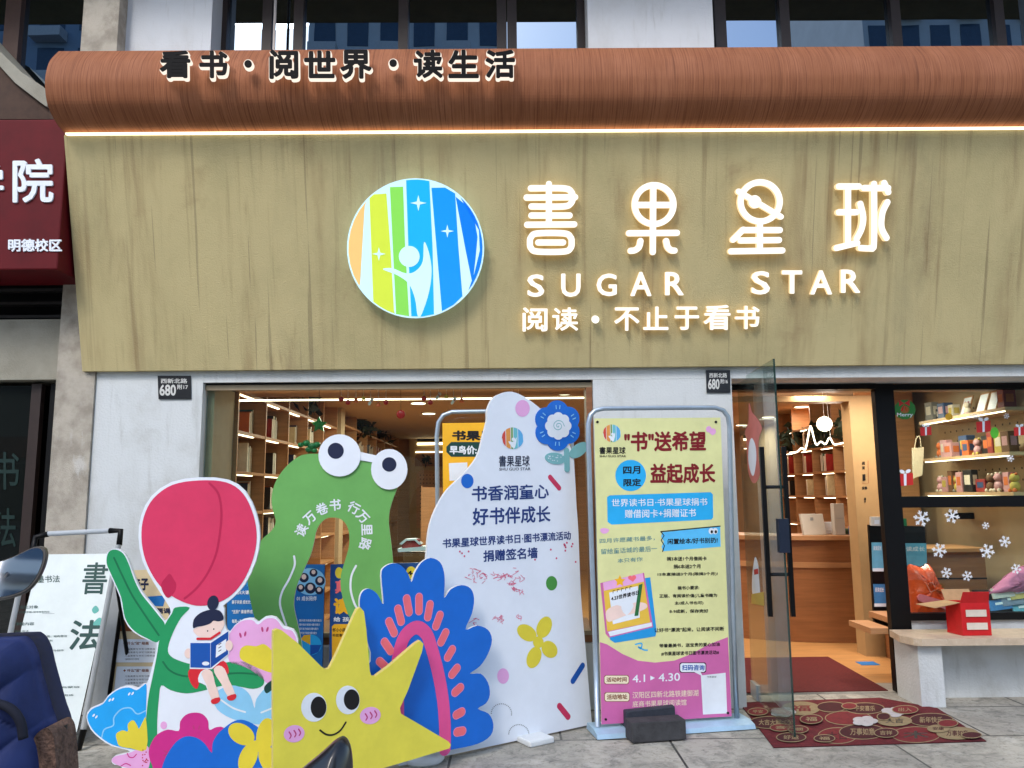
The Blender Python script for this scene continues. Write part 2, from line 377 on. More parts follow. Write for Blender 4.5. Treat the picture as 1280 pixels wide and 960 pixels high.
# ================================================================== SETTING
def pave_mat():
    m = bpy.data.materials.new('pavement_stone'); m.use_nodes = True; N = m.node_tree.nodes; L = m.node_tree.links
    b = N['Principled BSDF']; b.inputs['Roughness'].default_value = .75
    tc = N.new('ShaderNodeTexCoord'); mp = N.new('ShaderNodeMapping'); mp.inputs['Location'].default_value = (.33, .05, 0); L.new(tc.outputs['Object'], mp.inputs[0])
    br = N.new('ShaderNodeTexBrick'); br.offset = .5; br.inputs['Scale'].default_value = 1
    br.inputs['Brick Width'].default_value = 1.25; br.inputs['Row Height'].default_value = .62; br.inputs['Mortar Size'].default_value = .008; br.inputs['Mortar Smooth'].default_value = .3
    br.inputs['Color1'].default_value = lin((180, 174, 160)) + (1,); br.inputs['Color2'].default_value = lin((166, 161, 150)) + (1,); br.inputs['Mortar'].default_value = lin((48, 46, 44)) + (1,)
    L.new(mp.outputs[0], br.inputs['Vector']); cur = br.outputs['Color']
    for rgb, sc_, lo, hi, amt in (((112, 111, 103), 1.6, .42, .66, .7), ((196, 194, 186), 4.5, .55, .72, .55), ((92, 92, 84), 7, .49, .63, .6), ((66, 67, 60), 30, .53, .65, .55), ((206, 204, 198), 22, .64, .72, .5)):
        n = N.new('ShaderNodeTexNoise'); n.inputs['Scale'].default_value = sc_; n.inputs['Detail'].default_value = 9; n.inputs['Roughness'].default_value = .72; n.inputs['Distortion'].default_value = .6
        L.new(tc.outputs['Object'], n.inputs['Vector'])
        mr = N.new('ShaderNodeMapRange'); mr.inputs[1].default_value = lo; mr.inputs[2].default_value = hi; mr.inputs[4].default_value = amt; L.new(n.outputs['Fac'], mr.inputs[0])
        mx = N.new('ShaderNodeMix'); mx.data_type = 'RGBA'; L.new(mr.outputs[0], mx.inputs[0]); L.new(cur, mx.inputs[6]); mx.inputs[7].default_value = lin(rgb) + (1,); cur = mx.outputs[2]
    L.new(cur, b.inputs['Base Color'])
    n = N.new('ShaderNodeTexNoise'); n.inputs['Scale'].default_value = 45; n.inputs['Detail'].default_value = 8; L.new(tc.outputs['Object'], n.inputs['Vector'])
    ad = N.new('ShaderNodeMath'); ad.operation = 'SUBTRACT'; L.new(n.outputs['Fac'], ad.inputs[0]); L.new(br.outputs['Fac'], ad.inputs[1])
    bp = N.new('ShaderNodeBump'); bp.inputs['Strength'].default_value = .45; bp.inputs['Distance'].default_value = .01; L.new(ad.outputs[0], bp.inputs['Height']); L.new(bp.outputs[0], b.inputs['Normal'])
    return m
pave = pave_mat()
asph = mat('asphalt', (62, 62, 64), .85, .2, 40, bump=.4, bscale=200)
o = MB().add([(-150, -150, -.12), (150, -150, -.12), (150, 200, -.12), (-150, 200, -.12)], [(0, 1, 2, 3)], mat('far_ground', (110, 108, 104), .9, .15, 2)).build('ground', kind='structure')
MB().box((-60, -6, -.12), (60, 5.79, 0), pave).build('pavement', kind='structure')
MB().add([(-60, -18, -.116), (60, -18, -.116), (60, -6, -.116), (-60, -6, -.116)], [(0, 1, 2, 3)], asph).build('road', kind='structure')
# threshold and the wooden shop floor
MB().box((XWR, 5.795, -.1), (XR, 6.05, .012), stone).build('threshold', kind='structure')
MB().box((-3.1, 6.05, -.1), (XR, 15, .01), floor_wood).build('shop_floor', kind='structure')

# ================================================================== SHOP BUILDING
B = thing('shop_building', (0, YW, 0), 'shop building with white painted walls and brown framed upper windows above the ochre sign', 'building')
MB().box((XL, YW, 0), (XWL, 5.80, 2.5), white_part).build('wall', B)
MB().box((XWL, YW+.002, LINT), (XR, 5.80, 2.5), white_part).build('lintel', B)
MB().box((XWR, YW, 0), (XDL, 5.80, LINT-.002), white_part).build('pier', B)
MB().box((XWL, YW+.004, 0), (XWR, 5.70, .42), white_part).build('wall', B)
MB().box((XL, YW+.06, 2.5), (XR, 5.80, 4.25), white_part).build('wall', B)
# second floor
YU = 5.55; ZU = 4.2; ZT = 7.5
def ux(px, py=40, Y=YU): return P(px, py, Y).x
for a, b in ((ux(148), ux(264)), (ux(735), ux(892))):
    MB().box((a, YU, ZU), (b, 6.1, ZT), white_wall).build('wall', B)
MB().box((XR-.6, YU, ZU), (XR, 6.1, ZT), white_wall).build('wall', B)
ZO = P(450, 29.5, 6.8).z
MB().box((-12, 4.80, ZO), (XR+4, 5.9, ZO+.16), mat('overhang_olive', (92, 86, 58), .9, .15, 5)).build('overhang_slab', B)
MB().box((-12, 5.6, ZO+.16), (XR+4, 6.1, 12), white_wall).build('wall', B)
YP = 5.80
def upper_window(x0, x1, bars, thick=.075):
    xa, xb = ux(x0, 40, YP), ux(x1, 40, YP)
    f = MB()
    f.box((xa, YP-.05, ZU), (xa+.09, YP+.05, ZO-.002), dark_brown); f.box((xb-.09, YP-.05, ZU), (xb, YP+.05, ZO-.002), dark_brown)
    f.box((xa, YP-.045, ZU), (xb, YP+.045, ZU+.08), dark_brown)
    for px in bars:
        x = ux(px, 40, YP); f.box((x-thick/2, YP-.055, ZU+.08), (x+thick/2, YP+.045, ZO-.002), dark_brown)
    fo = f.build('window_frame', B)
    xs = [xa]+[ux(px, 40, YP) for px in bars]+[xb]
    for i in range(len(xs)-1):
        MB().box((xs[i]+.03, YP-.006+.003*(i % 2), ZU+.05), (xs[i+1]-.03, YP+.006, ZO-.004), upper_glass).build('pane', fo)
upper_window(272, 735, [336, 375, 505, 627, 640])
upper_window(892, 1420, [979, 1117, 1246, 1330])
MB().box((ux(345, 40, YP), YP-.01, 4.62), (ux(375, 40, YP), YP+.03, 4.66), dark_brown).build('window_bar', B)
MB().box((-7.5, 6.6, ZU), (XR, 6.65, ZT), mat('dark_room', (30, 28, 26), .9, .1, 3)).build('dark_backing', B)  # dark sheet, its colour stands in for unlit rooms behind the upper panes
MB().tube([(ux(342, 40, 5.6), 5.62, 4.3), (ux(342, 40, 5.6), 5.62, ZO)], .011, mat('pale_pipe', (206, 196, 190), .5)).build('wall_pipe', None, 'thin pale pipe running up the brown upper window', 'pipe')
# room shell
MB().box((-3.2, 5.8, 0), (-2.42, 15.2, 2.75), cream).build('interior_wall', B)
MB().box((4.10, 5.8, 0), (4.3, 15.2, 2.75), cream).build('interior_wall', B)
MB().box((-2.42, 15.0, 0), (3.96, 15.2, 2.75), ply).build('interior_wall', B)
MB().box((-2.42, 7.1, 2.475), (4.10, 15.0, 2.6), ceil_m).build('ceiling', B)
MB().box((-2.42, 5.801, 2.475), (.9, 7.1, 2.6), ceil_m).build('ceiling', B)
MB().box((.9, 6.3, 2.338), (4.10, 7.1, 2.6), ceil_m).build('ceiling', B)
MB().box((-2.42, 5.801, LINT+.0), (3.96, 6.3, LINT+.04), ply_dark).build('window_head', B)
# left shop window: taupe return, soffit, glass, sill
XT = P(291, 560, 5.95).x
MB().box((XWL+.005, YW+.09, .42), (XT, 5.95, LINT-.004), taupe).build('window_jamb', B)
MB().box((XWL+.01, YW+.03, LINT-.012), (XWR-.01, YW+.07, LINT-.002), black).build('window_gasket', B)
MB().box((XWL, YW+.05, .424), (XWR, 6.25, .47), ply_dark).build('window_seat', B)
wf = MB(); t = .028
for a, b in (((XWL+.002, LINT-.05), (XWR-.002, LINT-.014)), ((XWL+.002, .472), (XWR-.002, .50))): wf.box((a[0], YW+.04, a[1]), (b[0], YW+.075, b[1]), taupe)
wf.box((XWR-.045, YW+.041, .5), (XWR-.003, YW+.2, LINT-.05), ply_dark)
wfo = wf.build('window_frame', B)
MB().box((XWL+.01, YW+.052, .50), (XWR-.045, YW+.06, LINT-.05), pane_m).build('pane', wfo)
# right shop window: heavy black frame
XF0 = P(1088, 600, YG).x; XF1 = P(1118, 600, YG).x
SILL = .50
zt0, zt1 = P(1200, 634, YG).z, P(1200, 620, YG).z
fb = MB()
fb.box((P(1099, 600, YG).x, YG-.03, .012), (P(1123, 600, YG).x, YG+.03, LINT-.004), black)
XB = P(1116, 600, YG).x
fb.box((XB, YG-.027, LINT-.05), (XR, YG+.027, LINT-.006), black)
fb.box((XB, YG-.027, zt0), (XR, YG+.027, zt1), black)
fb.box((XB, YG-.027, SILL), (XR, YG+.027, SILL+.05), black)
fbo = fb.build('window_frame', B)
MB().box((XF1-.02, YG-.005, zt1), (XR, YG+.005, LINT-.05), pane_m).build('pane', fbo)
MB().box((XF1-.02, YG-.005, SILL+.05), (XR, YG+.005, zt0), pane_m).build('pane', fbo)
MB().box((XDL, YG-.06, LINT-.045), (P(1099, 600, YG).x, YG+.06, LINT-.006), black).build('door_head', B)
MB().box((XF1-.05, YG+.0, .012), (XR, YG+.12, SILL-.002), white_part).build('wall', B)

# ================================================================== SIGN: ochre panel, red-brown bullnose, lettering
S = thing('shop_sign', (0, 5.2, pb.z), 'large ochre rendered shop sign with glowing white lettering under a red-brown curved top', 'shop sign')
X1 = XR+.3
MB().prism([(XO, pt_.y, pt_.z), (XO, pb.y, pb.z), (XO, YW-.002, pb.z), (XO, YW+.05, pt_.z+.03), (XO, pt_.y+.02, pt_.z+.03)], (X1-XO, 0, 0), ochre).build('panel', S)
prof = [PX(a, b, XO) for a, b in spline([(81, 166), (70, 152), (60, 130), (57, 108), (58, 92), (63, 76), (74, 64)], 6, False)]
prof = [(XO-.004, p.y, p.z) for p in prof]
prof = prof + [(XO-.004, prof[-1][1]+.12, prof[-1][2]+.02), (XO-.004, YU-.004, prof[-1][2]+.02), (XO-.004, YU-.004, pt_.z+.035), (XO-.004, prof[0][1]+.03, pt_.z+.035)]
MB().prism(prof, (X1-XO+.004, 0, 0), wood_roll, smooth=False).build('curved_top', S)
zl = pt_.z
MB().box((XO+.02, pt_.y-.022, zl+.003), (X1, pt_.y+.008, zl+.013), led).build('light_strip', S)
FS = Frame((0, pb.y, pb.z), (1, 0, 0), (0, pt_.y-pb.y, pt_.z-pb.z))
# the four big characters, drawn as round-ended strokes
def big(name, strokes, k):
    m = MB()
    for i, (pts, wd, cl, cu) in enumerate(strokes):
        m.stroke(FS, k(pts), wd, lit_white, 0.048+.0006*i, .018, side=lit_warm, closed=cl, curve=cu)
    return m
ka = lambda p: K(630, 210, 4.363, p); kb = lambda p: K(620, 200, 1.939, p)
circ = lambda cx, cy, r, n=14: [(cx+r*math.cos(2*math.pi*i/n), cy+r*math.sin(2*math.pi*i/n)) for i in range(n)]
wd = 7.6
big('a', [([(145, 115), (320, 115), (362, 132), (372, 164), (362, 196), (320, 213), (148, 213)], wd, False, True), ([(122, 165), (385, 163)], wd, False, False), ([(148, 262), (355, 262)], wd, False, False), ([(125, 312), (380, 310)], wd, False, False), ([(243, 92), (243, 310)], wd, False, False),
    ([(180, 359), (325, 359), (360, 380), (366, 408), (360, 438), (325, 457), (180, 457), (146, 438), (140, 408), (146, 380)], wd, True, True), ([(185, 408), (320, 408)], 7.6, False, False)], ka).build('letter', S)
big('b', [(circ(812, 203, 105), wd, True, True), ([(808, 110), (805, 460)], wd, False, False), ([(715, 205), (910, 205)], wd, False, False), ([(676, 358), (935, 356)], wd, False, False), ([(738, 400), (730, 432), (708, 450), (685, 453)], wd, False, True), ([(877, 400), (885, 432), (904, 450), (922, 452)], wd, False, True)], ka).build('letter', S)
big('c', [(circ(635, 103, 47), wd, True, True), ([(583, 78), (685, 139)], wd-.6, False, False), ([(594, 170), (570, 194)], wd, False, False), ([(597, 171), (682, 171)], wd, False, False), ([(588, 196), (680, 195)], wd, False, False), ([(565, 222), (688, 220)], wd, False, False), ([(634, 152), (634, 220)], wd, False, False), ([(621, 102), (623, 104)], 15, False, False)], kb).build('letter', S)
big('d', [([(824, 66), (872, 66)], wd, False, False), ([(824, 128), (866, 128)], wd, False, False), ([(846, 66), (846, 205)], wd, False, False), ([(818, 214), (868, 202)], wd, False, False), ([(884, 70), (942, 70)], wd, False, False), ([(908, 60), (908, 200), (900, 214), (876, 214)], wd, False, True), ([(875, 108), (882, 140), (878, 168), (866, 192)], wd, False, True), ([(940, 104), (928, 130), (926, 165), (938, 190)], wd, False, True), ([(932, 58), (942, 80)], wd, False, False)], kb).build('letter', S)
for ch, a, b, c, d in (('S', 659, 343, 680, 371), ('U', 701, 342, 725, 371), ('G', 745, 342, 770, 370), ('A', 787, 340, 813, 370), ('R', 830, 340, 853, 369), ('S', 937, 339, 960, 368), ('T', 975, 338, 1000, 367), ('A', 1010, 338, 1037, 368), ('R', 1048, 337, 1072, 366),
                       ('阅', 653, 384, 684, 414), ('读', 690, 384, 722, 413), ('·', 739, 394, 748, 404), ('不', 767, 384, 798, 413), ('止', 803, 383, 834, 412), ('于', 842, 383, 872, 412), ('看', 878, 381, 911, 412), ('书', 917, 382, 947, 411)):
    if ch == '·': m = MB().ell(FS, 743.5, 399, 4.6, 4.8, lit_white, .05, w0=.018)
    else: m = MB().text(FS, ch, a, b, c, d, lit_white, .042, .02, w0=.018, side=lit_warm)
    m.build('letter', S)
# black letters on the curved top
yt = P(400, 86, 5.0)
prof_y = PX(58, 92, XO).y
FT = Frame((0, prof_y-.03, 4.3), (1, 0, 0), (0, .10, 1))
halo = emis('letter_backlight', (255, 240, 224), 0.42)
bl_face = mat('black_acrylic', (10, 9, 10), .6, .05, 9, spec=.08)
for ch, a, b, c, d in (('看', 203, 68, 241, 102), ('书', 252, 68, 287, 102), ('·', 308, 80, 317, 89), ('阅', 339, 67, 375, 103), ('世', 382, 68, 421, 102), ('界', 427, 67, 466, 103), ('·', 488, 79, 497, 88), ('读', 518, 67, 554, 102), ('生', 561, 67, 599, 102), ('活', 607, 67, 644, 102)):
    if ch == '·':
        cx, cy = (a+c)/2, (b+d)/2
        m = MB().ell(FT, cx, cy, 4.6, 4.6, bl_face, .040, w0=.034).build('letter', S)
        MB().ell(FT, cx, cy, 6.2, 6.2, halo, .033, w0=.01).build('letter_backing', m)
    else:
        m = MB().text(FT, ch, a, b, c, d, bl_face, .040, .03, w0=.034).build('letter', S)
        MB().text(FT, ch, a-1.0, b-.8, c+1.0, d+1.2, halo, .033, .045, w0=.008).build('letter_backing', m)
# round logo
LG = thing('logo_disc', P(521, 395, 5.2), 'round glowing logo disc of coloured stripes with a pale reading figure and stars', 'logo')
kc = lambda p: K(400, 190, 3.556, p)
def clampd(p):
    o = []
    for x, y in p:
        dx, dy = (x-430)/294, (y-430)/301; l = math.hypot(dx, dy)
        if l > 1: x, y = 430+dx/l*294, 430+dy/l*301
        o.append((x, y))
    return kc(o)
def lg(n, c, e=.20): return mat(n, c, .3, .03, 5, emit=e, coat=.3)
MB().ell(FS, 400+430/3.556, 190+430/3.556, 84.5, 86.3, lg('logo_pale', (196, 232, 244)), .075, w0=.015, n=64).build('disc', LG)
arcp = lambda a0, a1, n=9: [(430+294*math.cos(R(a0+(a1-a0)*i/(n-1))), 430+301*math.sin(R(a0+(a1-a0)*i/(n-1)))) for i in range(n)]
def piece(name, pts, m, w=.0765): MB().sheet(FS, clampd(pts), m, w, 0).build(name, LG)
piece('stripe', arcp(148, 223)+[(208, 232), (187, 590)], lg('logo_tan', (226, 186, 116)))
piece('stripe', [(224, 206), (245, 190), (303, 190), (322, 450), (336, 704)]+arcp(108, 129, 4), lg('logo_lime', (196, 214, 66)))
piece('stripe', [(318, 162), (376, 160), (384, 400), (402, 728), (345, 718)], lg('logo_green', (128, 206, 84)))
piece('stripe', arcp(262, 282, 5)+[(505, 420), (512, 722), (460, 730), (412, 728), (402, 520)], lg('logo_cyan', (28, 166, 236)))
piece('stripe', [(500, 165), (560, 164), (604, 190), (618, 420), (636, 640), (600, 682), (546, 706)], lg('logo_blue', (22, 140, 228)))
piece('stripe', [(606, 204), (650, 240), (688, 300), (702, 380), (694, 470), (684, 590), (650, 440)], lg('logo_deep', (14, 118, 216)))
piece('rim', arcp(-48, 38, 14)+[(688, 540), (712, 440), (708, 350), (680, 270), (630, 205)], lg('logo_deep', (14, 118, 216)), .0768)
pl = lg('logo_pale', (196, 232, 244))
MB().sheet(FS, clampd([(287, 522), (330, 518), (388, 540), (430, 530), (462, 488), (468, 402), (490, 452), (501, 530), (490, 620), (458, 718), (440, 726), (428, 650), (400, 585), (350, 548)]), pl, .0782, 4).build('figure_body', LG)
MB().ell(FS, 400+403/3.556, 190+466/3.556, 12.8, 13, pl, .0786).build('figure_head', LG)
for cx, cy, r in ((443, 232, 36), (570, 355, 29), (270, 455, 30)):
    MB().sheet(FS, kc([(cx+(r if i % 2 == 0 else r*.26)*math.cos(i*math.pi/4), cy+(r if i % 2 == 0 else r*.26)*math.sin(i*math.pi/4)) for i in range(8)]), pl, .079, 0).build('star', LG)

# house number plates
def number_plate(px, py, pw, ph, n2, label):
    F = Frame((0, YW, 0), (1, 0, 0), (0, 0, 1))
    t = thing('house_number_plate', F.pt(*F.loc(px+pw/2, py+ph), 0), label, 'number plate')
    MB().slab(F, [(px, py), (px+pw, py), (px+pw+.5, py+ph), (px+1, py+ph)], mat('plate_black', (26, 28, 32), .35, .08), .002, .012, smooth=0).build('plate', t)
    m = MB(); pw_ = mat('plate_white', (205, 205, 200), .5)
    m.text(F, '西新北路', px+4, py+3.5, px+pw-4, py+9.5, pw_, .0135, .02)
    m.text(F, '680', px+2.5, py+11, px+pw*.56, py+ph-4, pw_, .0135, .03)
    m.text(F, '附'+n2, px+pw*.6, py+11, px+pw-3, py+17, pw_, .0135, .02)
    m.build('lettering', t)
number_plate(198, 470, 41, 29, '17', 'black house number plate reading 680 left of the shop window')
number_plate(882, 463, 30, 28, '16', 'black house number plate reading 680 beside the glass door')

# ================================================================== STONE PILASTER and the NEIGHBOUR on the left
MB().box((XS, YW-.02, 0), (XL-.002, 5.8, 6.5), stone).build('stone_pilaster', None, 'tall speckled stone pilaster between the white wall and the red-signed shop', 'pilaster')
NB = thing('neighbour_shop', (-4.2, 5.6, 0), 'dark shopfront under the red sign at the picture edge', 'building')
lint_m = layer_mat('beige_render', (150, 146, 132), [((128, 124, 110), 4, (1, 1, 1), .4, .7, .7, 3)], bump=.35, bscale=120)
za, zb = P(40, 475, 5.5).z, P(40, 400, 5.5).z
MB().box((-9, 5.48, za), (XS-.002, 5.8, zb), lint_m).build('lintel', NB)
MB().box((-9, 5.9, 0), (XS-.002, 6.0, 3.2), mat('dark_gap', (16, 14, 14), .8)).build('back_panel', NB)  # near-black sheet, colour stands in for the shade behind louvres and door glass
for i in range(3):
    MB().box((-9, 5.6, zb+.04+i*.1), (XS-.002, 5.66, zb+.06+i*.1), mat('dark_louvre', (52, 48, 46), .6)).build('slat', NB)
MB().box((-9, 5.62, 3.1), (XS-.002, 6.1, 4.3), lint_m).build('wall', NB)
# its windows upstairs
xa, xb = -9, XS-.003
fr = MB()
for px in (16, 27): pass
fr.box((xa, YP-.05, 3.5), (xb, YP+.05, 3.56), dark_brown)
for px in (22, -120): x = ux(px, 40, YP); fr.box((x-.07, YP-.06, 3.5), (x+.05, YP+.05, ZO-.002), mat('brown_frame', (92, 66, 56), .5, .12))
fro = fr.build('window_frame', NB)
MB().box((xa, YP-.006, 3.56), (ux(22, 40, YP)-.07, YP+.006, ZO-.004), upper_glass).build('pane', fro)
MB().box((ux(22, 40, YP)+.05, YP-.006, 3.56), (xb, YP+.006, ZO-.004), upper_glass).build('pane', fro)
# door leaf with painted glass
dg = glass('neighbour_glass', tint=(60, 66, 62), ior=1.5, dark=(28, 32, 30), dmix=.6)
dm = MB(); xq = P(36, 600, 5.55).x
dm.box((-9, 5.55, 0), (-4.9, 5.6, za), black); dm.box((xq-.03, 5.55, 0), (xq+.04, 5.6, za-.02), dark_brown); dm.box((xq+.1, 5.56, 0), (xq+.16, 5.62, za-.02), black)
do = dm.build('door_frame', NB)
MB().box((-4.9, 5.57, 0), (xq-.03, 5.58, za-.03), dg).build('pane', do)
FN = Frame((0, 5.568, 0), (1, 0, 0), (0, 0, 1))
MB().text(FN, '书', -8, 565, 24, 612, ink('ink_faded_green', (14, 40, 36)), .002, .01).text(FN, '法', -8, 635, 20, 684, ink('ink_faded_green'), .002, .01).build('lettering', NB)
MB().box((xq+.16, 5.7, .3), (XS-.05, 5.72, za-.1), mat('warm_poster', (170, 130, 84), .6, .3, 4)).build('back_poster', NB)
# red sign
RS = thing('red_sign', (-4.5, 5.1, 2.6), 'dark red sign board with white brush lettering beside the ochre sign', 'sign')
redm = mat('sign_red', (92, 9, 18), .6, .15, 4, spec=.2)
FR = Frame((0, 5.05, 0), (1, 0, 0), (0, 0, 1)); z0, z1 = P(40, 337, 5.05).z, P(40, 149, 5.05).z
MB().box((-9, 5.05, z0), (XO-.02, 5.45, z1), redm).build('board', RS, bevel=.01)
MB().text(FR, '院', 17, 199, 68, 254, I_white, .012, .02, w0=.001).build('lettering', RS)
MB().text(FR, '学', -50, 205, 6, 252, I_white, .012, .02, w0=.001).build('lettering', RS)
MB().text(FR, '明德校区', 11, 299, 78, 315, I_white, .008, .03, w0=.001).build('lettering', RS)
# sloping canopy cheek above the red sign
CN = thing('canopy', (-4.5, 5.2, z1), 'brown canopy end with a sloping pale edge above the red sign', 'canopy')
FC = Frame((0, 5.12, 0), (1, 0, 0), (0, 0, 1))
MB().slab(FC, [(-300, 149), (85, 149), (70, 140), (57, 132), (22, 106), (0, 82), (-60, 20), (-300, -100)], mat('rust_brown', (72, 52, 40), .8, .25, 6), -.5, 0, smooth=0).build('fascia', CN)
MB().slab(FC, [(62, 136), (57, 133), (22, 106), (0, 82), (-60, 20), (-300, -100), (-300, -135), (-60, -2), (0, 64), (30, 93), (57, 111), (64, 118)], lint_m, -.45, .03, smooth=0).build('coping', CN)

# ================================================================== ACROSS THE STREET (seen in the glass)
def tower(x0, x1, y, h, body, label, rows, cols, style):
    t = thing('apartment_tower', ((x0+x1)/2, y, -.12), label, 'apartment building')
    MB().box((x0, y-12, -.12), (x1, y, h), body).build('wall', t)
    w = (x1-x0)/cols; fh = h/rows
    gm = mat('tower_window', (52, 74, 96), .15, .1, 3); bm_ = mat('tower_balcony', (176, 180, 184), .7)
    g = MB(); bal = MB(); n = 0
    for c in range(cols):
        for r in range(rows):
            xa = x0+w*(c+.18); xb = x0+w*(c+.82); za = r*fh+fh*.28; zb = r*fh+fh*.88
            g.box((xa, y, za), (xb, y+.04, zb), gm)
            if (c+style) % 2 == 0: bal.box((xa-.2, y+.05, r*fh), (xb+.2, y+.9, r*fh+fh*.22), bm_)
    o = g.build('window_grid', t); o['kind'] = 'stuff'
    o = bal.build('balcony_rail', t); o['kind'] = 'stuff'
    return t
tw1 = mat('tower_pale', (176, 182, 188), .8, .08, .5); tw2 = mat('tower_grey_blue', (120, 140, 162), .8, .08, .5)
tower(-12.3, 0.1, -34, 44, tw1, 'pale apartment tower across the street behind the camera', 14, 6, 0)
tower(-44, -23, -36, 40, tw2, 'grey-blue apartment tower across the street, left of the pale one', 13, 8, 1)
tower(22.5, 34, -34, 40, tw1, 'pale apartment tower across the street, standing alone to the right', 13, 6, 1)

RW = thing('added_shop_row', (0, -30, -.12), 'unseen low row of shops added along the far side of the street behind the camera', 'building')  # unseen row, added to keep bright sky out of the shop-window reflections
MB().box((-60, -33, -.12), (60, -30, 8.4), mat('row_wall', (120, 116, 110), .8, .15, .6)).build('wall', RW)
g = MB()
for i in range(24): g.box((-58+i*4.9, -29.98, .3), (-54.2+i*4.9, -29.9, 3.2), mat('row_glass', (40, 46, 50), .2, .2, 1))
o = g.build('shopfront', RW); o['kind'] = 'stuff'
g = MB()
for i in range(24): g.box((-58+i*4.9, -29.97, 3.5), (-54.2+i*4.9, -29.6, 4.6), mat('row_sign', (110, 60, 50), .6, .4, .3))
o = g.build('fascia', RW); o['kind'] = 'stuff'

# ================================================================== CUT-OUT BOARDS
k7 = lambda p: K(100, 640, 3, p); k8 = lambda p: K(240, 460, 3, p); k1 = lambda p: K(400, 640, 3, p); k2 = lambda p: K(530, 480, 4, p)
k48 = lambda p: K(130, 690, 4.8, p); ks = lambda p: K(300, 760, 4.571, p); kt = lambda p: K(90, 780, 5.333, p)
def e3(m, F, k, cx, cy, rx, ry, mt, w, rot=0, w0=None):
    (a, b), = k([(cx, cy)]); (c, d), = k([(cx+1, cy)]); s_ = c-a
    return m.ell(F, a, b, rx*s_, ry*s_, mt, w, rot, w0=w0)
def foot(x, y, par):
    t = MB(); t.lathe((x, y, 0), [(.001, 0), (.105, 0), (.115, .012), (.115, .035), (.10, .05), (.001, .052)], mat('water_base_plastic', (212, 216, 216), .4, .05), 28)
    t.lathe((x, y, .05), [(.022, 0), (.022, .05), (.014, .055)], mat('water_base_plastic'), 14)
    return t.build('stand_base', par)
# --- frames
WA, WB_ = G(570, 945), G(740, 908)
FW = line_frame(WA, WB_)
FB = FW.at(.10)
FS2 = Frame((-.35, 4.30, 0), (.85, .53, 0), (0, 0, 1))
FT2 = Frame((-2.05, 4.36, 0), (1.0, .04, 0), (0, 0, 1))
FF = Frame((-1.0, 4.98, 0), (1.0, .10, 0), (0, 0, 1))

# --- white signing wall
T = thing('signing_board', FW.pt(*FW.loc(640, 930), -.01), 'tall white cloud-shaped foam board with blue Chinese writing and red signatures', 'display board')
MB().slab(FW, k2([(315, 185), (318, 130), (345, 72), (390, 46), (430, 38), (475, 50), (530, 82), (590, 130), (650, 190), (715, 280), (745, 360), (756, 480), (762, 600), (772, 740)])+[(726, 740), (731, 800), (737, 870), (740, 907)]+[(739.8, 908.5), (700, 916.5), (640, 930), (570, 945), (505, 960)]+[(500, 930), (520, 830), (531, 740), (533, 700), (538, 655), (555, 618), (578, 594), (596, 572), (604, 545)], kt_white, -.02, 0, kt_edge, 4, .012).build('panel', T)
fl = MB()
for i in range(6):
    a = i*math.pi/3+math.pi/2*0+.5; e3(fl, FW, k2, 665+62*math.cos(a), 208+66*math.sin(a), 56, 60, I_blue, .006+.0003*i, w0=.001)
e3(fl, FW, k2, 665, 208, 70, 74, I_blue, .0082)
for i in range(8):
    a = i*math.pi/4; e3(fl, FW, k2, 667+40*math.cos(a), 210+42*math.sin(a), 26, 27, I_white, .0086+.0001*i)
e3(fl, FW, k2, 667, 210, 48, 50, I_white, .0096)
fl.stroke(FW, k2([(667+(2+t*2.0)*math.cos(t*.9), 210+(2+t*2.0)*math.sin(t*.9)) for t in range(15)]), .8, I_teal, .0102)
for a in (-90, -28, 30, 92, 152, 212):
    for d in (-6, 6):
        c, s_ = math.cos(R(a+d)), math.sin(R(a+d)); fl.stroke(FW, k2([(665+80*c, 208+84*s_), (665+95*c, 208+100*s_)]), 1.0, I_lily, .0104, curve=False)
fl.build('flower', T)
lf = MB(); e3(lf, FW, k2, 655, 372, 52, 29, I_teal, .004, 8, w0=.001); e3(lf, FW, k2, 772, 331, 54, 30, I_teal, .0045, -38, w0=.001); lf.stroke(FW, k2([(712, 335), (714, 425)]), 6.5, I_teal, .0048, w0=.001, curve=False)
for i in range(16): e3(lf, FW, k2, 655+random.uniform(-38, 38), 372+random.uniform(-15, 15), 3, 2, I_white, .0052); 
lf.build('flower_leaf', T)
# printed logo, text
m = MB(); cols = ['ink_red', 'ink_orange', 'ink_gold', 'ink_leaf_green', 'ink_lily', 'ink_sky']
def mini_logo(m, F, cx, cy, r, w):
    cc = [ink('ml_red', (206, 70, 56)), ink('ml_or', (226, 150, 70)), ink('ml_gr', (120, 160, 90)), ink('ml_tq', (110, 190, 200)), ink('ml_bl', (90, 170, 220))]
    m.ell(F, cx, cy, r, r, I_white, w)
    ed = [-1, -.62, -.16, .08, .5, 1]
    for i in range(5):
        xs = [ed[i]+(ed[i+1]-ed[i]-.05)*j/5 for j in range(6)]
        up = [(cx+x*r, cy-r*math.sqrt(max(0, 1-x*x))) for x in xs]; lo = [(cx+x*r+r*.04, cy+r*math.sqrt(max(0, 1-x*x))) for x in xs]
        m.sheet(F, up+lo[::-1], cc[i], w+.0004, 0)
    m.ell(F, cx+r*.08, cy+r*.1, r*.16, r*.17, I_white, w+.0008)
    m.sheet(F, [(cx-r*.4, cy+r*.3), (cx+r*.1, cy+r*.34), (cx+r*.36, cy-r*.1), (cx+r*.32, cy+r*.5), (cx+r*.1, cy+r*.95)], I_white, w+.0009, 3)
mini_logo(m, FW, 640.5, 547.8, 13.5, .0015)
m.build('printed_logo', T)
m = MB()
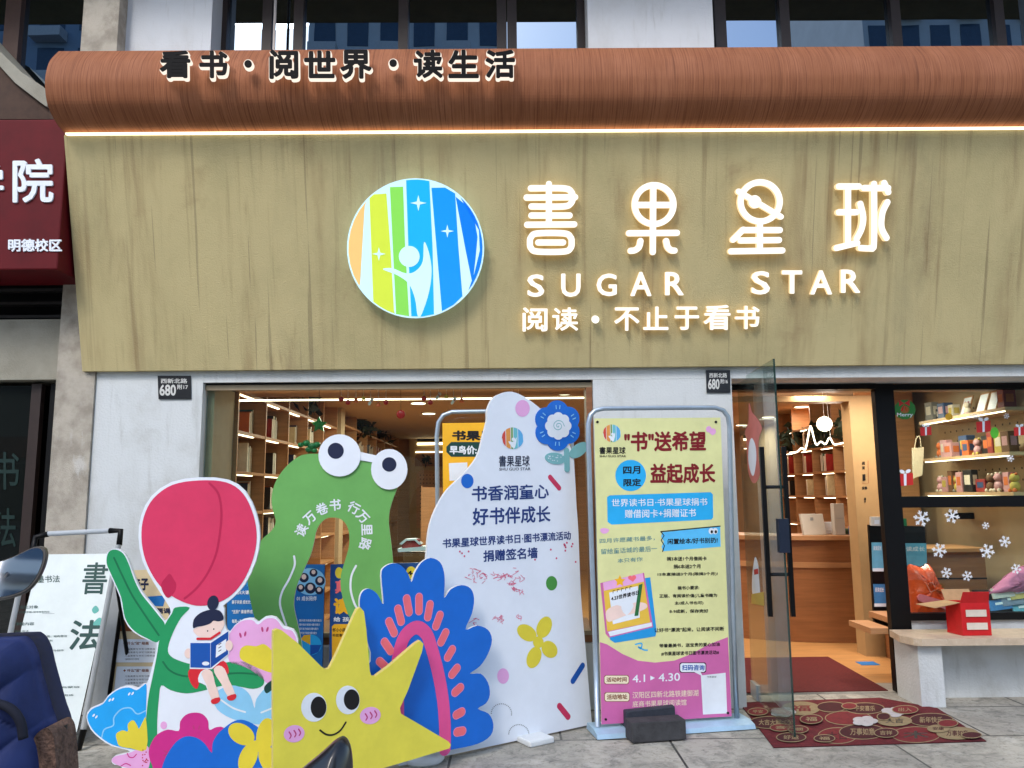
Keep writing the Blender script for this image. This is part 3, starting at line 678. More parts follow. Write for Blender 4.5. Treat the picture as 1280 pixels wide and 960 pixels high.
for s_, x0, y0, x1, y1, c_, bo, dy in (('書果星球', 623.5, 569.5, 662, 583.5, I_navy, .015, -.5), ('SHU GUO STAR', 624, 584.7, 663, 588.3, I_navy, .01, -.5), ('书香润童心', 589.5, 607.5, 686, 627, I_text, .022, -4), ('好书伴成长', 590.5, 635, 688, 657, I_text, .022, -4.5),
                                  ('书果星球世界读书日·图书漂流活动', 553, 673.5, 713.5, 685.5, I_text, .024, -11), ('捐赠签名墙', 604, 688, 672, 702.5, I_text, .024, -5)):
    MB().text(FW, s_, x0, y0, x1, y1, c_, .0015, bo, dy=dy).build('text_line', T)
m = MB(); hand = ink('ink_marker', (224, 110, 140))
rng = random.Random(3)
def scrib(x, y, n, s):
    m = MB()
    for i in range(n):
        a, b = x+rng.uniform(-s, s), y+rng.uniform(-s, s); m.stroke(FW, [(a, b), (a+rng.uniform(-5, 5), b+rng.uniform(-2, 5)), (a+rng.uniform(-6, 6), b+rng.uniform(0, 6))], .55, hand, .0016+.00001*i)
    m.build('signature', T)
for x, y, n, s in ((590, 717, 9, 7), (602, 720, 7, 6), (622, 720, 7, 6), (632, 722, 7, 6), (645, 716, 7, 7), (643, 731, 8, 6), (650, 736, 6, 5), (594, 776, 4, 3), (621, 772, 4, 3), (628, 772, 5, 3), (648, 769, 3, 2)): scrib(x, y, n, s)
for k_, cx, cy, rx, ry, c_ in ((k2, 492, 122, 36, 42, I_lpink), (k2, 216, 485, 31, 36, I_blue), (k1, 868, 267, 21, 27, ink('ink_dot_green', (70, 146, 62))), (k1, 686, 615, 22, 29, I_lpink)):
    m = MB(); e3(m, FW, k_, cx, cy, rx, ry, c_, .0015); m.build('dot', T)
m = MB()
m.stroke(FW, k2([(630, 466), (675, 520)]), 5.2, ink('ink_bar', (200, 48, 88)), .0015, curve=False)
m.build('bar', T); m = MB()
for cx, cy, rx, ry, rot in ((775, 453, 40, 28, 35), (840, 432, 27, 42, 22), (802, 545, 26, 42, 20), (860, 515, 28, 34, -35)): e3(m, FW, k1, cx, cy, rx, ry, I_gold if False else I_yel, .0015+.0001*cx/800, rot)
e3(m, FW, k1, 818, 488, 20, 22, I_yel, .0019)
m.build('yellow_flower', T); m = MB()
m.stroke(FW, k1([(897, 727), (930, 768)]), 6, ink('ink_bar'), .0015, curve=False).build('bar', T); m = MB(); m.stroke(FW, [(716, 851), (728, 832)], 6, I_blue2, .0015, curve=False).build('bar', T); m = MB()
for i in range(18):
    t = i/17; a = math.pi*(1+t*1.05); x, y = 680+38*math.cos(a), 755+36*math.sin(a)
    m.ell(FW, 400+x/3, 640+y/3, .8, .8, I_grey, .0015, n=8)
    x, y = 745+38*math.cos(a*.9+.4), 835+38*math.sin(a*.9+.4); m.ell(FW, 400+x/3, 640+y/3, .8, .8, I_grey, .0015, n=8)
m.build('dotted_line', T); m = MB()
for i in range(16):
    x, y = rng.choice([(580, 690), (668, 702), (712, 680), (690, 690), (716, 700)]); m.ell(FW, x+rng.uniform(-7, 7), y+rng.uniform(-4, 9), 1.1, 1.3, ink('ink_dot_red', (206, 70, 110)), .0015, n=10)
m.build('splatter', T)
# bases
b = MB(); c = FW.pt(FW.loc(662, 929)[0], 0, .02)
b.obox((c.x, c.y, .018), FW.ex*.085, FW.n*.11, (0, 0, .017), mat('water_base_plastic', (212, 216, 216), .4, .05)); b.build('stand_foot', T, bevel=.008)

# --- blue flower arch board
T = thing('arch_flower_board', FB.pt(*FB.loc(540, 925), -.01), 'blue scalloped flower board with a pink arch and coral dashes', 'display board')
MB().slab(FB, k1([(230, 240), (240, 208), (275, 192), (307, 203), (330, 232), (343, 262), (355, 230), (380, 190), (415, 172), (450, 188), (465, 225), (468, 270), (466, 322), (490, 290), (530, 274), (565, 287), (578, 325), (570, 380), (546, 440), (590, 426), (630, 442), (645, 480), (630, 532), (600, 578), (562, 606), (602, 606), (630, 640), (637, 685), (622, 718), (592, 738), (632, 756), (650, 795), (640, 838), (590, 870), (500, 890), (400, 905), (250, 935), (110, 965), (100, 800), (110, 640), (190, 560), (170, 460), (153, 385), (149, 330), (160, 298), (185, 288), (215, 308), (238, 345)]), I_blue, -.018, 0, kt_edge, 3, .012).build('panel', T)
m = MB(); m.stroke(FB, k1([(292, 780), (290, 600), (296, 530), (318, 465), (360, 433), (397, 455), (418, 510), (442, 600), (460, 700), (468, 800), (468, 888)]), 15.5, I_arch, .0015); m.build('arch', T)
for cx, cy, w_, h_, r_ in ((371, 345, 25, 52, 0), (329, 350, 25, 52, -10), (298, 387, 25, 50, -14), (268, 432, 25, 48, -24), (253, 504, 25, 42, -34), (236, 572, 25, 36, -46), (408, 370, 25, 48, 10), (442, 407, 25, 44, 20), (462, 470, 25, 40, 26), (487, 530, 25, 34, 30), (504, 597, 25, 30, 38), (516, 667, 26, 26, 48), (521, 755, 26, 22, 62), (524, 823, 26, 20, 80)):
    dx, dy = math.sin(R(r_))*h_/2, -math.cos(R(r_))*h_/2
    m = MB(); m.stroke(FB, k1([(cx-dx, cy-dy), (cx+dx, cy+dy)]), (w_+4)/3, ink('ink_dash_rim', (240, 150, 190)), .0012, curve=False); m.stroke(FB, k1([(cx-dx, cy-dy), (cx+dx, cy+dy)]), w_/3, I_coral, .0018, curve=False); m.build('petal_dash', T)

# --- frog
T = thing('frog_board', FF.pt(*FF.loc(420, 905), -.01), 'green frog cut-out board with round white eyes and an arched opening', 'display board')
MB().slab(FF, k8([(475, 322), (440, 322), (400, 332), (348, 375), (312, 430), (298, 490), (305, 540), (314, 575), (300, 608), (265, 640), (235, 680), (217, 730), (208, 780), (215, 850), (230, 920), (250, 990), (262, 1100), (255, 1240), (250, 1330), (370, 1330), (395, 1240), (412, 1090), (410, 1029), (396, 960), (382, 890), (392, 820), (420, 755), (445, 700), (458, 650), (465, 615), (480, 585), (503, 565), (530, 561), (558, 567), (580, 590), (590, 630), (587, 675), (573, 725), (558, 780), (560, 840), (580, 910), (600, 960), (618, 1060), (612, 1200), (600, 1325), (730, 1320), (745, 1200), (765, 1050), (768, 900), (760, 800), (755, 740), (752, 700), (745, 640), (738, 575), (745, 520), (770, 450), (790, 400), (720, 350), (640, 330), (560, 324)]), I_green, -.02, 0, kt_edge, 4, .012).build('panel', T)
eb = MB().slab(FF, k8([(620, 312), (690, 328), (690, 356), (620, 344)]), kt_white, .001, .009, kt_edge, 0).build('eye_bridge', T)
for cx, cy, rx, ry, px, py, pr in ((554, 328, 79, 79, 540, 311, 30), (740, 380, 68, 76, 740, 362, 27)):
    m = MB(); e3(m, FF, k8, cx, cy, rx, ry, kt_white, .014, w0=.0005); e = m.build('eye', T)
    m = MB(); e3(m, FF, k8, px, py, pr, pr, I_navy, .0155); m.build('pupil', e)
m = MB().chars(FF, [(c, *k8([(x, y)])[0], r) for c, x, y, r in (('读', 410, 608, -62), ('万', 442, 562, -42), ('卷', 487, 528, -22), ('书', 537, 513, -4), ('行', 607, 524, 28), ('万', 640, 558, 46), ('里', 656, 606, 88), ('路', 650, 660, 104))], 14.5, I_white, .002, .025)
m.build('printed_text', T)
m = MB(); m.stroke(FF, k8([(383, 706), (385, 740), (365, 790), (338, 840), (330, 885), (345, 940), (354, 965)]), 2.6, I_white, .002); m.build('leg_line', T); m = MB(); m.stroke(FF, k8([(615, 742), (598, 780), (595, 830), (608, 880), (622, 905)]), 2.6, I_white, .002); m.build('leg_line', T)

# --- tulip board
T = thing('tulip_board', FT2.pt(*FT2.loc(240, 960), -.01), 'tulip cut-out board with a girl reading on a leaf above cartoon flowers', 'display board')
tul = [(250, 600.5), (283, 603), (304, 617), (317, 644), (321, 672), (316, 700), (303, 728), (285, 747), (262, 756), (240, 756), (215, 745), (196, 727), (182, 700), (177, 672), (180, 646), (192, 623), (216, 606)]
def grow(p, d):
    cx = sum(a for a, b in p)/len(p); cy = sum(b for a, b in p)/len(p)
    return [(cx+(x-cx)*(1+d/math.hypot(x-cx, y-cy)), cy+(y-cy)*(1+d/math.hypot(x-cx, y-cy))) for x, y in p]
tg = grow(tul, 4)
out = k7([(97, 185), (104, 150), (135, 137), (167, 155), (187, 195), (207, 250), (232, 300), (268, 345), (298, 382), (318, 408), (336, 385), (336, 358)]) \
    + tg[11:17]+tg[0:7] + [(290, 748), (279, 757)] + k7([(542, 362), (541, 400), (548, 438), (562, 448), (580, 425), (612, 402), (650, 398), (668, 412), (695, 392), (735, 394), (764, 428), (800, 440), (818, 480), (812, 520), (800, 640), (800, 960), (795, 1010)]) \
    + [(345, 985), (240, 975), (165, 968), (150, 957)] + k7([(130, 948), (118, 935), (130, 915), (180, 903), (180, 893), (120, 878), (75, 850), (40, 815), (24, 770), (40, 735), (85, 716), (105, 688), (145, 660), (185, 652), (215, 660), (235, 645), (252, 640), (268, 590), (283, 530), (287, 492), (255, 480), (200, 450), (165, 400), (150, 320), (115, 240)])
MB().slab(FT2, out, kt_white, -.02, 0, kt_edge, 2, .012).build('panel', T)
w = .0012
m = MB()
m.sheet(FT2, k7([(100, 190), (108, 150), (135, 141), (164, 158), (184, 198), (203, 252), (228, 303), (264, 349), (295, 388), (318, 420), (308, 455), (290, 488), (255, 475), (203, 445), (169, 396), (154, 318), (119, 238)]), I_leaf, w, 4)
m.stroke(FT2, k7([(128, 172), (160, 240), (195, 310), (240, 380), (296, 462)]), 2.4, I_leafd, w+.0004)
m.build('leaf', T)
m = MB()
m.sheet(FT2, k7([(358, 358), (412, 358), (380, 395), (350, 450), (330, 510), (340, 540), (380, 560), (430, 572), (500, 575), (560, 562), (620, 562), (660, 580), (688, 620), (686, 650), (650, 663), (600, 655), (540, 650), (470, 668), (400, 680), (340, 668), (305, 650), (296, 700), (290, 780), (290, 860), (292, 960), (295, 1000), (258, 1000), (248, 900), (247, 800), (256, 700), (272, 620), (288, 540), (298, 480), (320, 420), (345, 380)]), I_leaf, w+.0002, 3)
m.stroke(FT2, k7([(312, 562), (335, 592), (370, 610), (420, 617), (500, 612), (580, 604), (640, 606), (665, 612)]), 2.4, I_leafd, w+.0007)
m.build('stem', T)
m = MB(); m.sheet(FT2, tul, I_pink, w+.001, 4)
m.stroke(FT2, [(262, 604), (273, 617), (277, 640), (275, 667), (270, 693), (260, 716), (246, 735), (231, 748)], 2.8, I_pinkd, w+.0014)
m.sheet(FT2, k48([(395, 130), (420, 165), (435, 195), (425, 240), (385, 275), (355, 240), (343, 195), (365, 160)]), I_pinkd, w+.0014, 3); m.build('tulip_head', T)
# blue fan flower
m = MB(); m.sheet(FT2, k7([(28, 770), (44, 740), (86, 720), (108, 692), (146, 665), (184, 658), (212, 668), (236, 652), (250, 650), (248, 740), (247, 830), (250, 892), (180, 887), (122, 872), (80, 846), (45, 812)]), ink('ink_fan_blue', (30, 164, 236)), w, 3)
m.stroke(FT2, k7([(82, 845), (92, 815), (125, 800), (128, 770), (155, 740), (190, 735), (215, 757), (246, 745)]), 1.6, I_lily, w+.0003)
m.sheet(FT2, k7([(140, 860), (136, 832), (160, 818), (180, 822), (180, 795), (200, 780), (215, 800), (222, 812), (238, 782), (248, 775), (250, 890), (190, 886), (150, 878)]), I_yel, w+.0005, 3)
for a, b in ((52, 762), (62, 768), (112, 705), (124, 702), (185, 682), (198, 680)): e3(m, FT2, k7, a, b, 3, 7, I_white, w+.0006, 35)
m.build('fan_flower', T)
m = MB(); m.sheet(FT2, k7([(120, 935), (132, 916), (180, 905), (235, 882), (258, 884), (258, 960), (200, 962), (150, 952)]), I_lpink, w+.0003, 3)
m.stroke(FT2, k7([(178, 905), (185, 918), (200, 920), (212, 908)]), 1.3, I_mag, w+.0006); m.stroke(FT2, k7([(155, 952), (172, 943), (190, 950)]), 1.3, I_mag, w+.0006)
for i in range(14): e3(m, FT2, k7, rng.uniform(232, 258), rng.uniform(888, 955), 2.6, 2.6, I_pinkd, w+.0007)
m.build('bud', T)
# lily, pink flower, magenta flower, blue flower, yellow flower
m = MB(); m.sheet(FT2, k7([(498, 690), (520, 668), (565, 650), (610, 660), (640, 690), (655, 735), (662, 700), (700, 655), (728, 640), (728, 760), (700, 795), (640, 792), (570, 775), (515, 740)]), I_lily, w+.0003, 3); m.stroke(FT2, k7([(530, 705), (575, 735), (620, 750)]), 2, I_white, w+.0006); m.stroke(FT2, k7([(680, 752), (722, 735)]), 2, I_white, w+.0006, curve=False); m.build('lily', T)
m = MB(); m.sheet(FT2, k7([(556, 510), (562, 455), (600, 412), (645, 405), (668, 422), (698, 400), (735, 402), (762, 436), (796, 446), (812, 482), (806, 530), (770, 600), (735, 650), (700, 640), (640, 592), (590, 572), (560, 560)]), I_lpink, w+.0002, 3)
m.sheet(FT2, k7([(602, 550), (602, 515), (625, 500), (660, 503), (690, 495), (720, 520), (735, 560), (725, 600), (690, 594), (640, 572)]), I_yel, w+.0005, 3)
for a, b, r_ in ((602, 462, -15), (620, 457, 12), (684, 440, -10), (703, 440, 18)): e3(m, FT2, k7, a, b, 4, 10, ink('ink_rose', (190, 60, 120)), w+.0007, r_)
m.sheet(FT2, k7([(690, 660), (705, 640), (724, 632), (724, 660), (700, 680)]), I_dgreen, w+.0008, 3); m.build('pink_flower', T)
m = MB(); m.sheet(FT2, kt([(512, 850), (530, 790), (570, 735), (640, 703), (712, 712), (722, 650), (760, 605), (815, 590), (870, 600), (908, 645), (915, 705), (960, 688), (1010, 690), (1060, 760), (1060, 980), (1000, 1100), (560, 1100), (540, 960), (520, 905)]), I_mag, w+.0004, 3)
for a, b, r_ in ((812, 690, -12), (848, 690, 14), (625, 850, -70), (622, 872, -100)): e3(m, FT2, kt, a, b, 5, 16, ink('ink_rose'), w+.0007, r_)
e3(m, FT2, kt, 612, 675, 22, 26, I_lpink, w+.0002); m.build('magenta_flower', T)
m = MB(); m.sheet(FT2, kt([(600, 980), (612, 920), (640, 860), (695, 785), (760, 748), (830, 757), (885, 795), (932, 858), (936, 800), (965, 740), (1020, 688), (1085, 645), (1150, 640), (1230, 680), (1310, 760), (1360, 900), (1360, 1120), (700, 1120), (620, 1100)]), I_blue, w+.0008, 3); m.build('blue_flower', T)
m = MB()
for cx, cy, rx, ry, r_ in ((1130, 733, 95, 66, 32), (1175, 890, 58, 105, 22), (1290, 740, 60, 115, 10), (1310, 900, 60, 100, -22)): e3(m, FT2, kt, cx, cy, rx, ry, I_yel, w+.0011+.0001*(cx % 7), r_)
e3(m, FT2, kt, 1235, 812, 40, 40, I_yel, w+.002); m.build('yellow_flower', T)
# girl
gl = MB()
gl.sheet(FT2, k48([(538, 462), (600, 440), (660, 410), (716, 408), (722, 440), (692, 490), (640, 518), (590, 516), (550, 492)]), I_skin, .0030, 3)
gl.sheet(FT2, k48([(505, 722), (540, 692), (640, 690), (718, 652), (748, 700), (742, 732), (700, 702), (640, 702), (585, 730), (562, 818), (525, 792)]), I_red, .0030, 3)
gl.sheet(FT2, k48([(568, 780), (572, 735), (600, 705), (640, 710), (660, 780), (692, 868), (645, 882), (612, 800)]), I_white, .0031, 2)
gl.sheet(FT2, k48([(585, 730), (612, 704), (650, 718), (668, 790), (694, 868), (646, 882), (618, 800)]), I_skin, .0033, 2)
gl.sheet(FT2, k48([(660, 700), (690, 680), (725, 700), (752, 768), (788, 850), (744, 866), (705, 790), (672, 740)]), I_skin, .0034, 2)
e3(gl, FT2, k48, 508, 608, 24, 30, I_skin, .0034); e3(gl, FT2, k48, 752, 560, 22, 32, I_skin, .0052)
go = gl.build('girl_figure', T)
m = MB(); m.sheet(FT2, k48([(536, 455), (540, 405), (578, 366), (640, 345), (692, 350), (716, 380), (716, 406), (688, 416), (658, 412), (640, 428), (600, 442), (560, 448)]), I_navy, .0038, 3); e3(m, FT2, k48, 655, 305, 34, 45, I_navy, .0039, 12); m.build('hair', go)
m = MB(); e3(m, FT2, k48, 623, 473, 4, 5, I_black, .0036); e3(m, FT2, k48, 660, 462, 4, 5, I_black, .0036); m.build('face', go)
m = MB(); m.stroke(FT2, k48([(562, 520), (640, 520), (694, 484)]), 3, I_red, .0036, curve=False); m.build('collar', go)
m = MB(); m.sheet(FT2, k48([(518, 540), (645, 540), (752, 468), (752, 612), (648, 702), (516, 700)]), I_white, .0040, 0); m.sheet(FT2, k48([(520, 545), (640, 545), (640, 695), (520, 692)]), I_blue2, .0044, 0); m.sheet(FT2, k48([(642, 545), (748, 474), (746, 612), (642, 695)]), ink('ink_book_dark', (14, 74, 156)), .0044, 0)
m.sheet(FT2, k48([(675, 560), (735, 520), (735, 592), (672, 633)]), I_white, .0048, 0); e3(m, FT2, k48, 612, 668, 22, 12, I_white, .0048)
for y in (550, 570, 590): m.stroke(FT2, k48([(690, y+5), (704, y-4)]), .9, I_navy, .0050, curve=False)
m.build('book', go)
m = MB(); m.sheet(FT2, k48([(645, 885), (694, 870), (696, 895), (672, 910), (648, 908)]), I_red, .0038, 2); m.build('shoe', go); m = MB(); m.sheet(FT2, k48([(740, 866), (790, 850), (793, 875), (770, 890), (746, 887)]), I_red, .0038, 2); m.build('shoe', go)

# --- star
T = thing('star_board', FS2.pt(*FS2.loc(440, 960), -.01), 'yellow smiling star board standing in front of the other cut-outs', 'display board')
sp = ks([(190, 160), (192, 130), (214, 119), (240, 128), (330, 200), (465, 335), (490, 352), (512, 345), (560, 250), (640, 70), (668, 10), (688, -3), (708, 20), (722, 120), (742, 360), (750, 388), (775, 390), (850, 335), (1000, 205), (1030, 186), (1048, 205), (1040, 250), (960, 470), (914, 572), (920, 604), (1000, 650), (1190, 762), (1206, 782), (1196, 802), (1000, 862), (820, 914)])+[(440, 969), (398, 981), (341.5, 998)]
MB().slab(FS2, sp, I_star, -.03, 0, mat('star_edge', (214, 196, 110), .7, .06, 20), 0, .012).build('panel', T)
for cx, cy, rx, ry, px, py, prx, pry in ((422, 567, 73, 83, 448, 567, 45, 62), (616, 525, 68, 82, 637, 523, 45, 59)):
    m = MB(); e3(m, FS2, ks, cx, cy, rx, ry, I_white, .0015); e = m.build('eye', T)
    m = MB(); e3(m, FS2, ks, px, py, prx, pry, I_black, .002); m.build('pupil', e)
for cx, cy in ((309, 718), (744, 614)):
    m = MB(); e3(m, FS2, ks, cx, cy, 60, 49, I_lpink, .0015, -12)
    for i in (-26, 2, 28): m.stroke(FS2, ks([(cx+i-3, cy-18-i*.3), (cx+i+8, cy+2-i*.3), (cx+i+1, cy+18-i*.3)]), 1.6, ink('ink_rose'), .002)
    m.build('cheek', T)
m = MB(); m.stroke(FS2, ks([(457, 698), (490, 721), (530, 724), (572, 700), (604, 653)]), 2.2, I_black, .0015); m.build('smile', T)
g = G(529, 951); foot(g.x, g.y, T)

# ================================================================== BANNERS AND POSTERS
# right banner in its arched tube stand
FBn = line_frame((.52, 4.90), (1.40, 5.06))
T = thing('banner_stand', FBn.pt(*FBn.loc(830, 915)), 'pale steel arched banner stand with a yellow and pink Chinese event poster', 'banner stand')
def on(F, p, w=0): return F.pt(*F.loc(*p), w)
tb = [(747, 908), (744, 800), (740, 700), (737, 600), (735.5, 545), (735.5, 530), (738, 519), (744, 513), (754, 510.5), (800, 510), (860, 509.5), (894, 509.5), (904, 513), (910, 521), (912, 534), (913, 600), (916, 760), (921, 897)]
m = MB().tube([on(FBn, p) for p in tb], .0155, steel, 12); m.build('frame', T)
m = MB(); a, b = on(FBn, (744, 912)), on(FBn, (936, 897))
u0, u1 = FBn.loc(744, 912)[0], FBn.loc(930, 898)[0]
for k in (0,): m.prism([FBn.pt(u0-.02, .006, .11), FBn.pt(u0-.02, .03, .10), FBn.pt(u0-.02, .045, .03), FBn.pt(u0-.02, .045, -.10), FBn.pt(u0-.02, .006, -.12)], FBn.ex*(u1-u0+.04), mat('pale_blue_steel', (166, 196, 216), .4, .08, 10, metal=.2))
m.build('base', T)
FP = FBn.at(.02)
def pk(p): return K(730, 500, 4.365, p)
def pk2(p): return K(730, 700, 4.176, p)
m = MB(); m.slab(FP, [(742.5, 523), (900.5, 522), (914.3, 895), (751.5, 905.5)], I_banner, 0, .002, kt_edge, 0).build('poster', T); po = m = None
po = [o for o in T.children if o.name.startswith('poster')][0]
m = MB(); w = .0028
m.sheet(FP, pk2([(82, 428), (120, 440), (200, 490), (280, 525), (370, 535), (470, 525), (560, 490), (650, 440), (750, 402), (770, 815), (90, 858)]), I_bpink, w, 0); m.build('printed_ground', po); m = MB()
mini_logo(m, FP, *pk([(151, 182)])[0], 11, w)
m.build('printed_logo', po); m = MB(); m.ell(FP, *pk([(254, 412)])[0], 19.2, 19.6, I_sky, w); m.build('printed_dot', po); m = MB()
m.sheet(FP, pk([(125, 530), (140, 520), (690, 503), (702, 515), (704, 640), (695, 652), (150, 680), (128, 665)]), I_sky, w, 0); m.build('printed_ribbon', po); m = MB()
m.sheet(FP, pk([(425, 722), (742, 690), (745, 800), (430, 825), (422, 800), (436, 772), (420, 748)]), ink('ink_note_blue', (90, 190, 240)), w, 0)
m.stroke(FP, pk([(418, 718), (742, 688)]), 1.3, I_black, w+.0004, curve=False); m.stroke(FP, pk([(418, 718), (436, 740), (420, 765), (438, 795), (428, 826)]), 1.3, I_black, w+.0004, curve=False)
for cx in (693, 715): m.ell(FP, *pk([(cx, 715)])[0], 3.2, 4, I_white, w+.0004); m.ell(FP, *pk([(cx+3, 719)])[0], 1.5, 2, I_black, w+.0006)
m.build('printed_note', po); m = MB()
for x, y in ((680, 160), (703, 172)): m.ell(FP, *pk([(x, y)])[0], 3.6, 4, I_lpink, w)
m.sheet(FP, pk([(672, 168), (718, 172), (700, 194)]), I_lpink, w+.0001, 0)
m.sheet(FP, pk([(86, 708), (105, 698), (136, 706), (125, 726), (100, 728)]), I_lpink, w+.0001, 2); m.build('printed_heart', po)
m = MB(); w = .0036
m.text(FP, '書果星球', *pk([(83, 256)])[0], *pk([(226, 295)])[0], I_black, w, .02).text(FP, 'SHU GUO STAR', *pk([(84, 301)])[0], *pk([(228, 312)])[0], I_black, w, .02).build('text_line', po)
def tx(s, k, a, b, c, d, mt, bo=.04, dy=0): MB().text(FP, s, *k([(a, b)])[0], *k([(c, d)])[0], mt, w, bo*.6, dy=dy).build('text_line', po)
tx('"书"送希望', pk, 218, 172, 665, 282, I_dkred, .055, -1); tx('益起成长', pk, 360, 347, 716, 456, I_dkred, .055, -.5)
tx('四月', pk, 212, 362, 306, 405, I_black, .05, -.5); tx('限定', pk, 214, 430, 310, 472, I_black, .05, -.5)
tx('世界读书日·书果星球捐书', pk, 150, 540, 672, 582, I_white, .02, -1.5); tx('赠借阅卡+捐赠证书', pk, 222, 598, 610, 644, I_white, .02, -1.5)
tx('四月许愿藏书最多，', pk, 85, 757, 385, 783, I_tblue, .0, -4); tx('留给童话城的最后一', pk, 92, 812, 398, 842, I_tblue, 0, -4); tx('本只有你', pk, 182, 866, 318, 890, I_tblue, 0, -2.5)
tx('闲置绘本/好书别扔!', pk, 455, 757, 728, 788, I_black, .045, -2)
tx('捐3本送1个月借阅卡', pk, 450, 855, 668, 878, I_black, .04, -.5); tx('捐6本送2个月', pk, 487, 897, 634, 920, I_black, .04, -.5); tx('15本直接送3个月(限捐3个月)!', pk2, 383, 66, 697, 86, I_black, .04, -1)
tx('捐书小要求:', pk2, 487, 136, 600, 156, I_black, .04, -.6); tx('正版、有阅读价值(儿童书籍为', pk2, 392, 178, 694, 200, I_black, .04, -1); tx('主/成人书也可)', pk2, 472, 216, 622, 236, I_black, .04, -.6); tx('8-9成新，保存完好', pk2, 445, 258, 648, 278, I_black, .04, -.6)
tx('让好书“漂流”起来，让阅读不间断', pk2, 366, 355, 730, 378, I_black, .04, -2); tx('带着最美书，送宝贵的爱心加油', pk2, 392, 437, 708, 458, I_black, .04, -2); tx('#书果星球读书日图书漂流活动#', pk2, 402, 478, 704, 500, I_black, .04, -2)
tx('4.1', pk2, 252, 600, 318, 640, I_white, .02, -1); tx('4.30', pk2, 388, 592, 500, 634, I_white, .02, -1); MB().sheet(FP, pk2([(345, 603), (370, 615), (345, 628)]), I_white, w, 0).build('arrow_mark', po)
tx('汉阳区四新北路铁建御湖', pk2, 252, 688, 596, 722, I_cream, .01, -3); tx('底商书果星球阅读馆', pk2, 252, 736, 534, 768, I_cream, .01, -2.5); tx('13237187077', pk2, 256, 776, 452, 804, I_cream, .01, -1.5)
m = MB()
def rrect(k, a, b, c, d, r=8): return k([(a+r, b), (c-r, b), (c, b+r), (c, d-r), (c-r, d), (a+r, d), (a, d-r), (a, b+r)])
for a, b, c, d, s_ in ((106, 603, 232, 645, '活动时间'), (108, 692, 235, 736, '活动地址')):
    m.sheet(FP, rrect(pk2, a-3, b-3, c+3, d+3), I_brown, .0032, 0); m.sheet(FP, rrect(pk2, a, b, c, d), I_cream, .0035, 0); m.text(FP, s_, *pk2([(a+10, b+9)])[0], *pk2([(c-10, d-8)])[0], I_brown, .0039, .03, dy=-.6); m.build('printed_label', po); m = MB()
m.sheet(FP, rrect(pk2, 497, 534, 637, 588), I_black, .0032, 0); m.sheet(FP, rrect(pk2, 501, 538, 633, 584), I_white, .0035, 0); m.sheet(FP, pk2([(570, 582), (618, 606), (606, 582)]), I_white, .0036, 0); m.text(FP, '扫码咨询', *pk2([(510, 546)])[0], *pk2([(628, 576)])[0], I_blue2, .0039, .03); m.build('speech_bubble', po); m = MB()
m.sheet(FP, pk2([(609, 602), (738, 588), (746, 800), (620, 806)]), I_white, .0033, 0)   # white card; the code itself is left out
m.text(FP, '书果星球', *pk2([(640, 604)])[0], *pk2([(690, 614)])[0], I_grey, .0039, .02); m.build('printed_label', po)
m = MB(); w = .0032
m.sheet(FP, pk2([(105, 130), (345, 90), (378, 370), (372, 398), (160, 432), (135, 415)]), ink('ink_book_blue', (36, 150, 214)), w, 0)
m.sheet(FP, pk2([(84, 120), (312, 66), (360, 350), (130, 405), (112, 385)]), I_bpink, w+.0003, 0); m.sheet(FP, pk2([(125, 375), (352, 325), (354, 345), (135, 398)]), I_white, w+.0006, 0)
m.sheet(FP, pk2([(98, 118), (305, 68), (345, 325), (120, 372)]), ink('ink_cover_gold', (232, 190, 70)), w+.0006, 0); m.sheet(FP, pk2([(98, 118), (305, 68), (312, 112), (104, 160)]), I_lpink, w+.0008, 0)
m.sheet(FP, pk2([(130, 170), (280, 135), (290, 300), (150, 335)]), I_white, w+.0009, 0); m.sheet(FP, pk2([(115, 265), (170, 235), (215, 250), (262, 222), (318, 225), (325, 250), (270, 275), (215, 290), (160, 312), (122, 320)]), I_skin, w+.0012, 3)
m.sheet(FP, pk2([(222, 290), (192, 250), (206, 234), (222, 244), (244, 226), (258, 240)]), I_white, w+.0015, 2)
m.sheet(FP, pk2([(285, 130), (305, 122), (282, 290), (262, 292)]), ink('ink_pencil', (40, 110, 60)), w+.0013, 0)
m.sheet(FP, pk2([(186+(30 if i % 2 == 0 else 15)*math.sin(i*math.pi/5), 110-(32 if i % 2 == 0 else 15)*math.cos(i*math.pi/5)) for i in range(10)]), I_gold, w+.0014, 0)
for x, y in ((240, 92), (260, 90)): m.ell(FP, *pk2([(x, y)])[0], 2.6, 2.6, I_coral, w+.0012+.00005*(x % 7))
m.sheet(FP, pk2([(231, 97), (270, 94), (254, 114)]), I_coral, w+.0014, 0)
for i in range(5): m.stroke(FP, pk2([(150+i*22, 172-i*5), (152+i*22, 158-i*5), (160+i*22, 160-i*5)]), .7, I_black, w+.0014)
m.text(FP, '4.23世界读书日', *pk2([(140, 190)])[0], *pk2([(285, 214)])[0], I_black, w+.0014, .04, dy=-8)
m.stroke(FP, pk2([(268, 440), (300, 435), (296, 462), (282, 452), (310, 468), (330, 470)]), 1.6, I_sky, w); m.build('printed_book', po)
for x, y in ((746.5, 527.5), (894.5, 527.5), (757, 899), (909.5, 891)): MB().ell(FP, x, y, 1.6, 1.6, I_black, .006, w0=.002).build('eyelet', po)
